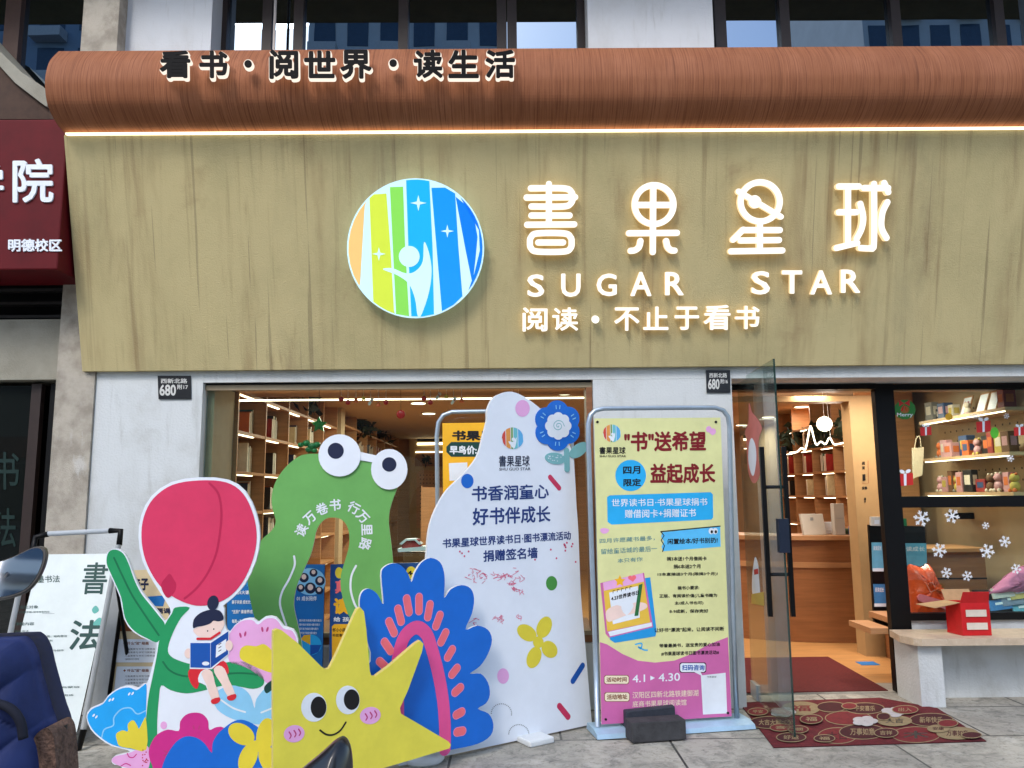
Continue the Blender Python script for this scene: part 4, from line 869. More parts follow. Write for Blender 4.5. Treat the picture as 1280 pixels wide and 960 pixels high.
# paving block on the base
g0 = G(822, 927)
def rock(name, c, ax, ay, az, mt, label, cat, group=None):
    m = MB(); m.obox(c, ax, ay, az, mt); o = m.build(name, None, label, cat, group, bevel=.006); return o
kerbm = mat('dark_stone', (62, 62, 64), .8, .25, 12, bump=.4, bscale=60)
bc = G(824, 928); n = FBn.n
rock('paving_block', (bc.x-.01, bc.y+.05, .062), FBn.ex*.165, n*.06, (0, 0, .055), kerbm, 'dark grey stone block weighing down the banner stand in front', 'stone block')
rock('paving_block', (bc.x-.03, bc.y+.20, .098), FBn.ex*.155+Vector((0, 0, .006)), n*.06, (0, 0, .05), mat('dark_slate', (52, 56, 66), .7, .2, 12, bump=.4), 'bluish dark stone block behind the front block on the banner base', 'stone block')

# yellow banner behind the white board
FY = Frame((-.5, 5.22, 0), (1, .06, 0), (0, 0, 1))
T = thing('price_banner', FY.pt(*FY.loc(600, 880)), 'yellow price banner in a grey arched stand half hidden by the white board', 'banner stand')
fb_ = FY.loc(560, 600)
tube = [(549, 880), (548, 760), (547, 640), (546, 545), (548, 528), (554, 519), (565, 515), (620, 514), (680, 513), (700, 514), (710, 520), (714, 532), (716, 620), (722, 880)]
MB().tube([on(FY, p) for p in tube], .015, steel, 10).build('frame', T)
q = on(FY, (549, 880)); q2 = on(FY, (722, 880))
mm = MB().box((q.x-.05, q.y-.1, 0), (q2.x+.05, q.y+.12, max(q.z, .03)), steel); mm.build('base', T)
FYp = FY.at(.02)
p_ = MB().slab(FYp, [(553, 529), (712, 527), (718, 850), (556, 850)], I_gold, 0, .002, kt_edge, 0).build('poster', T)
m = MB(); m.text(FYp, '书果星球', 565, 538, 636, 551, I_black, .003, .05); m.sheet(FYp, rrect(lambda p: p, 558, 552.5, 640, 571, 6), I_dgreen, .003, 0); m.text(FYp, '早鸟价:', 562, 557, 596, 568, I_white, .0035, .04); m.sheet(FYp, [(561, 579), (584, 578), (585, 600), (562, 601)], I_white, .003, 0); m.build('printed_text', p_)

# low blue posters standing before the window seat
def low_poster(F, quad, base, label, prints, name='floor_poster', frame=black, cat='poster stand'):
    xs = [p[0] for p in quad]; T = thing(name, F.pt(*F.loc(sum(xs)/4, max(p[1] for p in quad))), label, cat, 'posters standing under the shop window')
    b = MB().slab(F, quad, base, -.018, 0, frame, 0, .012).build('panel', T)
    m = MB(); prints(m); m.build('printed_text', b); return T
FL = Frame((-1.2, 5.22, 0), (1, 0, 0), (0, 0, 1))
def pr1(m):
    m.text(FL, '阅读', 297, 710, 312, 724, I_gold, .002, .04); m.text(FL, '阅读引导', 296, 728, 318, 733, I_sky, .002, .02)
    for i, s_ in enumerate(('课堂6大课程', '亲子共读 成长计划', '"五阶" 读者养成', '每周一次 双师带领', '分级阅读 互动讨论', '02 阅读能力提升')):
        m.text(FL, s_, 290, 738+i*12, 316, 743+i*12, I_white if i < 5 else I_gold, .002, .03)
    m.text(FL, '01 成长陪伴', 371, 745, 396, 751, I_white, .002, .03)
    m.ell(FL, 388, 727, 19, 17, I_lily, .002)
    for x, y, r_ in ((380, 722, 6), (392, 716, 5), (400, 726, 6), (388, 735, 7), (399, 738, 5), (376, 735, 5)): m.ell(FL, x, y, r_, r_, I_navy, .0024); m.ell(FL, x, y-1, r_*.5, r_*.55, I_skin, .0028)
    for i in range(4): m.text(FL, '提升孩子阅读兴趣与能力', 374, 774+i*5.2, 402-i*2, 777+i*5.2, I_white, .002, .02)
    m.ell(FL, 388, 806, 14, 13, I_sky, .002); m.sheet(FL, [(388, 806), (376, 799), (380, 794), (388, 793)], I_gold, .0024, 0); m.sheet(FL, [(388, 806), (402, 806), (398, 815), (388, 819)], I_blue2, .0024, 0)
low_poster(FL, [(283, 706), (406, 705.5), (402, 870), (285, 870)], I_pblue, 'blue poster board with white and yellow writing behind the frog legs', pr1)
def pr2(m):
    m.ell(FL, 424, 716, 5, 7, I_yel, .002); m.text(FL, '真', 419, 725, 431, 742, I_coral, .002, .04); m.text(FL, '读', 417, 747, 436, 768, I_gold, .002, .06); m.text(FL, '给 孩 子', 417, 771, 448, 777, I_white, .002, .03)
    m.sheet(FL, rrect(lambda p: p, 415, 780, 448, 840, 3), I_gold, .002, 0); m.text(FL, '怀小小阅读梦', 416, 785, 440, 790, I_black, .0026, .02); m.text(FL, '听故事成长', 416, 792, 436, 796, I_black, .0026, .02)
    m.ell(FL, 514, 716, 6.5, 8, I_yel, .002); m.text(FL, '4-', 510, 713, 518, 719, I_black, .0026, .04)
low_poster(FL, [(413, 705.5), (540, 703), (540, 870), (411, 870)], ink('ink_poster_navy', (22, 74, 140)), 'deep blue poster board with orange lettering between the frog and blue flower', pr2)
# beige poster A-board and the calligraphy A-board on the far left
def aboard(name, quad, tilt_top, ground, label, face, prints, rail, cat='sandwich board'):
    g = G(*ground); top = PX(tilt_top[0], tilt_top[1], g.x)
    F = Frame(g, (1, 0, 0), top-g)
    T = thing(name, (g.x, g.y, 0), label, cat)
    b = MB().slab(F, quad, face, -.012, .0, black, 0).build('panel', T)
    m = MB(); prints(m, F); m.build('printed_text', b)
    return F, T
def prA(m, F):
    m.text(F, '書', 101, 703, 132, 743, I_dgreen, .0015, .012, dx=5); m.text(F, '法', 85, 775, 124, 813, I_dgreen, .0015, .022, dx=5)
    m.text(F, '笔墨书法', 36, 720, 75, 729, I_dgreen, .0015, .01, dy=-1)
    for s_, x, y, x1, h in (('招生对象', 24, 757, 48, 4), ('幼儿园中班~初中学生均可', 23, 764, 62, 2.5), ('课程内容', 18, 778, 43, 4), ('硬笔书法', 18, 788, 36, 3), ('基本笔画、结构章法', 46, 794, 84, 3), ('毛笔书法楷书隶书', 20, 800, 66, 2.6), ('笔法临摹与创作', 48, 812, 80, 2.6), ('少儿启蒙班', 60, 858, 100, 2.4), ('地址电话', 66, 868, 92, 2.4)):
        m.text(F, s_, x, y, x1, y+h, I_dgreen, .0015, .005, dy=-.4)
    m.stroke(F, [(53, 767), (68, 767)], .5, I_grey, .0015, curve=False)
    for p in ([(115, 762), (120, 757), (124, 763), (118, 767)], [(116, 780), (124, 772), (128, 776), (122, 784)], [(58, 839), (63, 834), (69, 838), (64, 841)]): m.sheet(F, p, I_leaf if False else ink('ink_dove', (90, 168, 156)), .0015, 3)
    for i, r_ in enumerate((60, 30)): m.stroke(F, [(6+i, 820), (30, 690)], .001, I_grey, .0016, curve=False) if False else None
FA, TA = aboard('calligraphy_sign', [(50, 693), (146, 692), (96, 915), (-8, 922)], (152, 665), (97, 938), 'white calligraphy sandwich board with big green characters and black corner joints', ink('board_pale', (214, 222, 218)), prA, None)
rail = mat('white_rail', (214, 218, 220), .35, .04); cr = .0165
def bar(p, q, m_): return MB().tube([FA.pt(*FA.loc(*p), .012), FA.pt(*FA.loc(*q), .012)], cr, m_, 10)
bar((60, 668), (140, 664), rail).build('top_rail', TA); bar((150, 678), (104, 920), rail).build('side_rail', TA); bar((36, 690), (-14, 925), rail).build('side_rail', TA)
for p in ([(42, 690), (46, 672), (62, 668)], [(138, 664), (152, 664), (150, 682)], [(106, 912), (100, 935), (84, 938)]):
    MB().tube([FA.pt(*FA.loc(*q), .012) for q in p], cr*1.12, black, 10).build('corner_joint', TA)
q = FA.pt(*FA.loc(140, 700), -.02); MB().tube([q, (q.x, q.y+.42, .01)], .012, black, 8).build('rear_leg', TA)
q = FA.pt(*FA.loc(48, 700), -.02); MB().tube([q, (q.x, q.y+.42, .01)], .012, black, 8).build('rear_leg', TA)
def prB(m, F):
    m.text(F, '亲子', 166, 722, 186, 738, I_navy, .0015, .05); m.sheet(F, [(182, 746), (208, 744), (204, 758), (186, 757)], I_pblue, .0015, 0); m.text(F, '01 主题课', 172, 760, 214, 767, I_navy, .0015, .04)
    m.sheet(F, [(152, 775), (176, 774), (176, 789), (150, 789)], I_brown, .0015, 0)
    for y in (802, 836):
        m.sheet(F, [(146, y-3), (200, y-3), (198, y+26), (143, y+26)], I_white, .0015, 0); m.text(F, '✦ 什么"法" 绘画', 154, y, 186, y+4, I_brown, .0019, .03)
        for i in range(4): m.text(F, '儿童美育与书写习惯养成', 156, y+8+i*4.2, 194-(i == 3)*20, y+10.5+i*4.2, I_black, .0019, .0)
FBb, TBb = aboard('beige_notice_board', [(160, 713), (214, 711), (205, 892), (132, 892)], (160, 713), (137, 905), 'beige notice sandwich board in a black frame behind the tulip leaf', ink('board_beige', (222, 200, 156)), prB, None)
for a, b in (((158, 712), (128, 935)), ((120, 712), (118, 720))):
    if a[0] > 130: MB().tube([FBb.pt(*FBb.loc(*a), .0), FBb.pt(*FBb.loc(131, 912), 0)], .014, black, 8).build('frame_leg', TBb)

# ================================================================== SHOP INTERIOR
lampw = (1, .88, .74)
def downlight(x, y, z, label, power=55):
    t = thing('downlight', (x, y, z), label, 'ceiling lamp', 'recessed downlights in the shop ceiling')
    MB().lathe((x, y, z-.006), [(.085, 0), (.10, 0), (.10, .012), (.085, .012)], ceil_m, 24).build('trim_ring', t)
    MB().lathe((x, y, z-.011), [(.001, 0), (.082, 0), (.082, .004), (.001, .0045)], lamp_on, 24).build('diffuser', t)
    l = bpy.data.lights.new('downlight_lamp', 'AREA'); l.shape = 'DISK'; l.size = .3; l.energy = power; l.color = lampw
    o = bpy.data.objects.new('downlight_lamp', l); COL.objects.link(o); o.parent = t; o.location = (0, 0, -.03)
    return t
for px, py, z, lb in ((1013, 486.5, 2.334, 'bright downlight nearest the shop door, above the pendant globe'), (1002, 508, 2.471, 'downlight in the shop ceiling just behind the wooden portal beam'), (960, 521, 2.471, 'downlight seen through the open glass door, nearer its edge'), (927, 531, 2.471, 'farthest downlight seen through the open glass door, beside the wall pier'),
                      (523, 503.5, 2.471, 'larger nearer downlight above the frog board in the left window'), (536, 516.5, 2.471, 'smaller farther downlight above the frog board in the left window')):
    g = G(px, py, z); downlight(g.x, g.y, z, lb, 17 if px < 700 else {1013: 4, 1002: 3}.get(px, 10))
for x, y, lb in ((-.9, 7.3, 'hidden downlight over the window seat behind the shop lintel'), (3.2, 6.4, 'unseen downlight over the display shelves of the right window'), (2.3, 7.4, 'unseen downlight over the front of the wooden counter'), (0.6, 8.2, 'downlight in the middle of the shop ceiling, hidden by the pier')):  # unseen extra lamps that light the room from out of view
    downlight(x, y, 2.471 if y > 7.1 or x < .9 else 2.334, lb, 8 if x > 2 and y > 7 else 13)

def book(x, y, z, w, d, h, colr, along, lean=0):
    """a standing book: cover with a paler page block; 'along' = unit vector of the shelf run"""
    ax = Vector(along); ay = Vector((-ax.y, ax.x, 0)); az = Vector((0, 0, 1))
    if lean: az = (az+ax*lean).normalized(); ax = ax-az*ax.dot(az)
    return Vector((x, y, z)), ax, ay, az, w, d, h, colr
bk_cols = {'red': (150, 40, 36), 'cream': (206, 190, 152), 'dark green': (40, 70, 52), 'brown': (104, 66, 40), 'navy': (34, 44, 76), 'grey': (130, 128, 120), 'orange': (196, 104, 44), 'white': (214, 208, 194), 'black': (28, 26, 26), 'teal': (50, 104, 106)}
def put_book(x, y, z, w, d, h, cname, run, lean, label, group):
    ax = Vector(run); az = (Vector((0, 0, 1))+ax*lean).normalized(); ax = (ax-az*ax.dot(az)).normalized(); ay = az.cross(ax)
    t = thing('book', (x, y, z), label, 'book', group); c = Vector((x, y, z))+az*(h/2)
    mt = mat('book_'+cname.replace(' ', '_'), bk_cols[cname], .5, .12, 20)
    MB().obox(c, ax*w/2, ay*d/2, az*h/2, mt).build('cover', t)
    MB().obox(c+az*.0015, ax*(w/2-.003), ay*(d/2+.0005), az*(h/2-.004), mat('book_pages', (226, 218, 200), .8)).build('pages', t)

def bookcase(name, x, side, y0, bays, bw, levels, label, depth=.26, strips=True, back_m=None):
    """bookcase along Y at front plane x; side=-1: its back is towards -X"""
    t = thing(name, (x, y0, 0), label, 'bookcase'); xb = x+side*depth
    m = MB().box((xb, y0, .0), (xb+side*.015, y0+bays*bw, levels[-1]+.35), back_m or ply); m.build('back_panel', t)
    for k in range(bays+1):
        MB().box((x-side*.002, y0+k*bw-.011, .0), (xb-side*.001, y0+k*bw+.011, levels[-1]+.33), ply).build('upright', t)
    for i, z in enumerate(levels):
        for k in range(bays):
            sh = MB().box((x, y0+k*bw+.012, z-.012), (xb-side*.002, y0+(k+1)*bw-.012, z+.012), ply).build('shelf', t)
            if strips and z > .3: MB().box((x+side*.015, y0+k*bw+bw*.05, z-.0185), (x+side*.035, y0+k*bw+bw*.62, z-.0125), led_in).build('light_strip', sh)
    return t
LV = [.05, .36, .67, .98, 1.29, 1.60, 1.91, 2.22]
ordn = ['lowest', 'second lowest', 'third lowest', 'fourth', 'fifth', 'sixth', 'second highest', 'highest']
bayn = ['nearest', 'second', 'third', 'fourth', 'last']
bookcase('bookcase', -2.06, -1, 5.97, 5, .69, LV, 'honey wood bookcase with lit cells behind the left shop window')
rg = random.Random(11)
for lv in (3, 4, 5, 6):
    for b in range(4):
        n = rg.randint(2, 5); yb = 5.97+(b+1)*.69-.03
        for j in range(n):
            w_ = rg.uniform(.018, .04); h_ = rg.uniform(.19, .25); cn = rg.choice(list(bk_cols))
            put_book(-2.235, yb-w_/2, LV[lv]+.013, w_, .15, h_, cn, (0, 1, 0), 0, f'{cn} book, {bayn[b]} bay of the left bookcase, {ordn[lv]} shelf, number {j+1}', 'books in the left bookcase'); yb -= w_+.006
MB().box((-2.35, 9.46, 0), (-2.02, 9.68, 2.47), cream).build('interior_post', B)
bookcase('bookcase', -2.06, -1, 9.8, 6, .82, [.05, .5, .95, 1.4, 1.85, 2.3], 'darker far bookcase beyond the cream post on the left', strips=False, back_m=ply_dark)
for k in range(6):
    for lv, z in ((3, 1.4), (4, 1.85)):
        cn = ('black', 'brown', 'navy', 'red')[(k+lv) % 4]
        for j in range(5):
            put_book(-2.19, 9.8+k*.82+.42+j*.075, z+.013, .055, .18, .26+.02*((k+j) % 4), cn, (0, 1, 0), 0, f'{cn} folder in far bookcase bay {k+1}, {"upper" if lv == 4 else "lower"} shelf, place {j+1}', 'folders in the far bookcase')
def leafy(name, c, r, label, n=60, m_=None, sz=.09):
    t = MB(); rr = random.Random(int(c[0]*100+c[1]*7)); m_ = m_ or mat('plant_dark', (34, 48, 32), .6, .3, 8)
    for i in range(n):
        d = Vector((rr.gauss(0, 1), rr.gauss(0, 1), rr.gauss(0, .6))).normalized()*r*rr.uniform(.3, 1); p = Vector(c)+Vector((d.x*.7, d.y*1.4, d.z))
        u = Vector((rr.gauss(0, 1), rr.gauss(0, 1), rr.gauss(0, 1)-.5)).normalized(); v = u.cross(Vector((rr.random(), rr.random(), rr.random()))).normalized(); s_ = sz*rr.uniform(.6, 1.2)
        t.add([p-u*s_, p+v*s_*.35+Vector((0, 0, .01)), p+u*s_, p-v*s_*.35], [(0, 1, 2, 3)], m_)
        t.tube([c, (Vector(c)+p)/2+Vector((0, 0, .03)), p-u*s_], .003, m_, 4)
    return t.build(name, None, label, 'plant')
leafy('trailing_plant', (-2.14, 8.3, 2.38), .22, 'dark trailing plant on top of the left bookcase behind the star ornament')
leafy('trailing_plant', (-2.1, 11.2, 2.4), .3, 'dark trailing plant on the far bookcase beyond the cream post')
leafy('trailing_plant', (-2.1, 13.0, 2.4), .3, 'dark trailing plant at the far end of the far bookcase')
# back wall of the left room: portal with arched niches and pegboard
FBk = Frame((0, 14.9, 0), (1, 0, 0), (0, 0, 1))
T = thing('niche_wall', FBk.pt(*FBk.loc(545, 700)), 'pale wood back wall with arched niches and a pegboard', 'panelling')
def archp(a, b, c, d, r=6): return [(a, d), (a, b+r), (a+r*.3, b+r*.3), (a+r, b), (c-r, b), (c-r*.3, b+r*.3), (c, b+r), (c, d)]
MB().slab(FBk, [(512, 545), (620, 540), (620, 720), (512, 720)], tan_panel, .001, .05, smooth=0).build('panel', T)
MB().slab(FBk, archp(519, 566, 640, 583), ply_dark, .052, .056, smooth=0).build('niche', T); MB().slab(FBk, archp(521, 588, 640, 660), ply, .052, .056, smooth=0).build('pegboard', T)
MB().slab(FBk, [(522, 543.5), (640, 541), (640, 552), (522, 552)], black, .052, .06, smooth=0).build('air_vent', T)
MB().slab(FBk, [(522, 554), (640, 552), (640, 554.5), (522, 556.5)], led_in, .052, .07, smooth=0).build('light_strip', T)
MB().slab(FBk, [(520, 565), (640, 564), (640, 565), (520, 566)], led_in, .058, .07, smooth=0).build('light_strip', T)
m = MB()
for i in range(9):
    for j in range(12): m.ell(FBk, 526+i*4, 594+j*5, .7, .8, dark_brown, .0575, n=6)
o = m.build('peg_hole', T); o['kind'] = 'stuff'
q = FBk.pt(*FBk.loc(534, 583), .12); leafy('potted_plant', q+Vector((0, 0, .12)), .14, 'small dark potted plant in the arched niche at the back', 40, None, .06)
# low open shelf left of it
bookcase('cube_shelf', -1.0, -1, 11.5, 3, .7, [.05, .45, .85, 1.2], 'low open cube shelf seen between frog and white board', strips=False)
# model house on the window seat
MH = thing('model_house', (-.52, 5.98, .47), 'small white-roofed model house on the window seat behind the frog', 'model house')
hs = FW; zt = P(512, 690, 5.95).z
MB().box((-.78, 5.88, .472), (-.35, 6.12, zt-.005), ply_dark).build('plinth', MH)
FH = Frame((0, 5.93, 0), (1, 0, 0), (0, 0, 1))
MB().slab(FH, [(497, 686), (532, 683), (534, 688), (498, 690)], kt_white, -.14, .01, smooth=0).build('base_board', MH)
MB().slab(FH, [(502, 686), (502, 680), (509, 675), (523, 674), (526, 685)], mat('model_red', (170, 60, 60), .6), -.10, -.02, smooth=0).build('wall', MH)
MB().slab(FH, [(499, 680), (506, 674), (519, 673.5), (527, 680), (524, 681), (518, 675.5), (508, 676), (502, 681)], kt_white, -.12, .0, smooth=0).build('roof', MH)
# garlands and star ornaments hung inside the left window
gm = {'red': mat('bauble_red', (190, 34, 32), .3), 'gold': mat('bauble_gold', (220, 170, 60), .35, metal=.4), 'striped': mat('candy_white', (220, 210, 200), .4), 'orange': mat('bauble_orange', (210, 90, 40), .35)}
def star_pts(cx, cy, r, k=.42, n=5): return [(cx+(r if i % 2 == 0 else r*k)*math.sin(i*math.pi/n), cy-(r if i % 2 == 0 else r*k)*math.cos(i*math.pi/n)) for i in range(2*n)]
FG = Frame((0, YW+.14, 0), (1, 0, 0), (0, 0, 1))
orn = [(426.5, 499, 'red'), (435, 503, 'red'), (445, 500, 'orange'), (454.5, 498, 'gold'), (463.5, 502, 'striped'), (473, 505, 'orange'), (482.5, 503, 'red'), (530, 498, 'red'), (538, 503, 'red'), (548, 495, 'striped'), (558, 496, 'gold'), (567, 501, 'striped'), (577, 500, 'orange'), (640, 497, 'red'), (648, 500, 'gold')]
shp = {'red': 'heart bauble', 'orange': 'bell', 'gold': 'star', 'striped': 'candy stick'}
for i, (x, y, c_) in enumerate(orn):
    t = thing('hanging_ornament', FG.pt(*FG.loc(x, y+4)), f'{c_} {shp[c_]} hanging at the left window top, number {i+1} from the left', 'ornament', 'ornaments strung along the window top')
    MB().tube([FG.pt(*FG.loc(x, y-3)), (FG.pt(*FG.loc(x, 487)))], .0016, kt_white, 5).build('thread', t)
    m = MB()
    if c_ == 'gold': m.slab(FG, star_pts(x, y, 4), gm[c_], -.004, .004, smooth=0)
    elif c_ == 'striped': m.stroke(FG, [(x+2, y-3), (x-2, y+3)], 3.2, gm[c_], .004, -.004, curve=False); m.stroke(FG, [(x+.3, y-1.5), (x+1.4, y+.2)], 1.2, gm['red'], .0045, curve=False)
    elif c_ == 'red': m.ball(FG.pt(*FG.loc(x, y)), .019, gm[c_], (1, .8, 1), 14, 10); m.lathe(FG.pt(*FG.loc(x, y), 0)+Vector((0, 0, .017)), [(.006, 0), (.006, .006)], gm['gold'], 10)
    else: m.lathe(FG.pt(*FG.loc(x, y+3)), [(.019, 0), (.016, .006), (.011, .024), (.004, .034)], gm[c_], 14)
    m.build('pendant', t)
for x, y, r_, c_, lb in ((399, 531, 10.5, (40, 110, 44), 'shiny green star ornament hanging inside the left window above the frog'), ):
    t = thing('star_ornament', FG.pt(*FG.loc(x, y+9)), lb, 'ornament'); tm = mat('tinsel_green', c_, .3, .5, 40, metal=.3, bump=.6)
    m = MB(); m.slab(FG, star_pts(x, y, r_, .48), tm, -.012, .012, smooth=0); m.build('star', t)
    MB().tube([FG.pt(*FG.loc(x, y-9)), FG.pt(*FG.loc(x, 487))], .0015, black, 5).build('thread', t)
t = thing('green_garland', FG.pt(*FG.loc(385, 566)), 'green glass-like garland piece peeking over the frog\'s head', 'ornament')
m = MB()
for x, y, r_ in ((376, 556, 4), (383, 554, 5), (390, 558, 5.5), (396, 556, 5), (386, 562, 4.5), (393, 563, 4)): m.ball(FG.pt(*FG.loc(x, y)), r_*.0057, mat('tinsel_leaf', (46, 124, 70), .3, .4, 30), (1, .6, .8), 12, 8)
m.build('leaf_cluster', t)
t = MB(); q = FG.pt(*FG.loc(501, 518)); t.ball(q, .032, gm['red'], (1, .5, 1), 18, 12); t.tube([q+Vector((0, 0, .03)), FG.pt(*FG.loc(501, 487))], .0013, black, 5); t.build('red_bauble', None, 'flat red bauble hanging alone under the window top, right of the garland', 'ornament')
MB().box((XT-.02, 5.97, LINT-.07), (XWR, 5.985, LINT-.06), led_in).build('cove_light', None, 'thin glowing line of cove light along the left window top', 'light strip')

# portal, right hand bookcase, counter, pendant, neon line
zp = P(1000, 495, 7.0).z; zq = P(1000, 502, 7.0).z
PT = thing('wood_portal', (2.0, 7.0, 0), 'pale wooden portal framing the shop counter behind the door', 'portal')
xp0 = P(1068, 600, 7.0).x; MB().box((xp0, 7.0, .01), (P(1100, 600, 7.0).x, 7.18, zp), tan_panel).build('post', PT)
MB().box((.9, 7.001, zq), (xp0-.001, 7.18, zp), tan_panel).build('beam', PT)
FPo = Frame((0, 6.998, 0), (1, 0, 0), (0, 0, 1))
m = MB(); m.text(FPo, '阅', 1077.5, 577, 1081, 581, I_black, .001, .03).text(FPo, '读', 1077.5, 582.5, 1081, 587, I_black, .001, .03)
m.slab(FPo, [(1078, 593), (1081.5, 592.5), (1081.8, 600.5), (1078.2, 601)], I_black, 0, .003, smooth=0); m.text(FPo, '安静', 1077.5, 608, 1084, 612, I_black, .001, .03).text(FPo, '!', 1080, 622, 1082.5, 628, I_black, .001, .03); m.stroke(FPo, [(1085, 576), (1085.5, 604), (1078, 604)], .6, I_brown, .001, curve=False); m.build('wall_sign', PT)
XRW = 3.66
rl = [PX(1067, y, XRW).z for y in (621, 588, 554)]
LR = [rl[0]-.68, rl[0]-.34, rl[0], rl[1], rl[2], PX(1067, 522.5, XRW).z]
bookcase('bookcase', XRW, 1, 7.6, 5, .62, [max(.05, z) for z in LR], 'wood bookcase with lit cells behind the counter, right of the pendant globe', depth=.28)
rg = random.Random(5)
for lv in (2, 3, 4):
    for b in range(1, 5):
        n = rg.randint(1, 4); yb = 7.6+b*.62+.36
        for j in range(n):
            w_ = rg.uniform(.02, .045); cn = rg.choice(['black', 'brown', 'red', 'cream', 'dark green', 'navy'])
            put_book(XRW+.14, yb, LR[lv]+.013, w_, .18, rg.uniform(.18, .24), cn, (0, 1, 0), 0, f'{cn} book behind the counter, bay {b+1}, {("lower", "middle", "upper")[lv-2]} shelf, number {j+1}', 'books behind the counter'); yb += w_+.01
for y, lb in ((8.55, 'dark leafy plant on the right bookcase, nearest the portal post'), (9.3, 'dark leafy plant on the right bookcase behind the pendant globe'), (10.2, 'dark leafy plant on the right bookcase at its far end')):
    leafy('trailing_plant', (XRW+.06, y, LR[4]+.18), .2, lb, 110, None, .085)
# counter with a rounded front
cz = P(1030, 669, 7.7).z; CT = thing('counter', (2.6, 7.7, .01), 'curved wooden shop counter with a pale top inside the door', 'counter')
cen = (3.25, 8.75)
def arc_pts(r, a0=178, a1=272, n=24): return [(cen[0]+r*1.25*math.cos(R(a0+(a1-a0)*i/n)), cen[1]+r*math.sin(R(a0+(a1-a0)*i/n))) for i in range(n+1)]
def arc_wall(r0, r1, z0, z1, mt):
    a, b = arc_pts(r0), arc_pts(r1); loop = [(x, y, z0) for x, y in a+b[::-1]]; return MB().prism(loop, (0, 0, z1-z0), mt)
arc_wall(1.15, 1.10, .012, cz-.04, ply_h).build('front_panel', CT); arc_wall(1.20, .72, cz-.04, cz, ply).build('countertop', CT); arc_wall(1.165, 1.151, cz-.30, cz-.25, ply).build('trim_band', CT)
# things on the counter
def onc(px, py, Y, w_, h_, d_, mt, name, label, cat, extra=None, tilt=0, grp=None):
    q = P(px, py, Y); t = thing(name, (q.x, Y, cz+.001), label, cat, grp)
    MB().obox((q.x, Y, cz+.001+h_/2), (w_/2, 0, 0), (0, d_/2, 0), (0, tilt*h_/2, h_/2), mt).build('body', t, bevel=.004)
    Fx = Frame((q.x, Y-d_/2-.001, cz), (1, 0, 0), (0, 0, 1))
    if extra: extra(Fx, t)
    return t
gw = mat('white_plastic', (176, 170, 160), .4, .04)
def lap(F, t): MB().add([F.pt(-.03, .14, .001), F.pt(.0, .14, .001), F.pt(.0, .17, .001), F.pt(-.03, .17, .001)], [(0, 1, 2, 3)], I_grey).build('emblem', t)
onc(1016, 660, 7.78, .22, .20, .05, gw, 'register_screen', 'pale back of the cash register screen on the counter', 'screen', lap, .35)
onc(1048, 660, 7.72, .10, .30, .08, gw, 'card_terminal', 'tall white payment terminal standing on the counter', 'terminal', lambda F, t: MB().add([F.pt(-.04, .16, .001), F.pt(.04, .16, .001), F.pt(.04, .165, .001), F.pt(-.04, .165, .001)], [(0, 1, 2, 3)], I_grey).build('seam', t))
onc(1034, 664, 7.85, .09, .12, .03, kt_white, 'paper_stand', 'white paper stand between register screen and terminal', 'paper stand', lambda F, t: MB().add([F.pt(-.03, .03, .001), F.pt(.03, .03, .001), F.pt(.03, .035, .001), F.pt(-.03, .035, .001)], [(0, 1, 2, 3)], I_grey).build('line', t))
onc(1072, 664, 7.62, .15, .09, .05, mat('qr_blue', (30, 70, 160), .4), 'payment_sign', 'blue payment sign box on the counter end', 'payment sign', lambda F, t: MB().add([F.pt(-.06, .02, .001), F.pt(-.015, .02, .001), F.pt(-.015, .07, .001), F.pt(-.06, .07, .001)], [(0, 1, 2, 3)], kt_white).build('label_card', t))
onc(1062, 666, 7.9, .16, .05, .16, mat('green_cloth', (62, 84, 58), .8, .2), 'folded_cloth', 'dark green folded cloth behind the blue payment sign', 'cloth', lambda F, t: MB().add([F.pt(-.07, .02, .001), F.pt(.07, .02, .001), F.pt(.07, .023, .001), F.pt(-.07, .023, .001)], [(0, 1, 2, 3)], black).build('fold', t))
# pendant globe with neon wave
gq = P(1030.5, 530, 8.2); PD = thing('pendant_lamp', gq, 'glowing round pendant globe hanging behind the door', 'pendant lamp')
MB().ball(gq, .078, lamp_on, (1, 1, 1), 28, 18).build('globe', PD)
MB().tube([gq+Vector((0, 0, .075)), (gq.x, gq.y, 2.475)], .0025, kt_white, 6).build('cord', PD)
l = bpy.data.lights.new('pendant_glow', 'POINT'); l.energy = 6; l.color = lampw; l.shadow_soft_size = .09; lo = bpy.data.objects.new('pendant_glow', l); COL.objects.link(lo); lo.location = (gq.x, gq.y-.13, gq.z)
FNn = Frame((0, 8.3, 0), (1, 0, 0), (0, 0, 1))
NW = thing('wave_light', FNn.pt(*FNn.loc(1020, 563)), 'glowing zigzag wave light hanging in front of the right bookcase', 'wave light')
wv = [(987, 566), (996, 565), (1002, 560), (1007, 561), (1012, 536), (1014, 534), (1018, 550), (1021, 556), (1026, 552), (1032, 555), (1037, 547), (1042, 555), (1048, 555), (1056, 553)]
MB().tube([FNn.pt(*FNn.loc(*p)) for p in spline(wv, 4, False)], .008, lamp_on, 8).build('tube', NW)
MB().tube([FNn.pt(*FNn.loc(1038, 547)), (FNn.pt(*FNn.loc(1036, 547)).x, 8.3, 2.475)], .002, kt_white, 5).build('wire', NW)

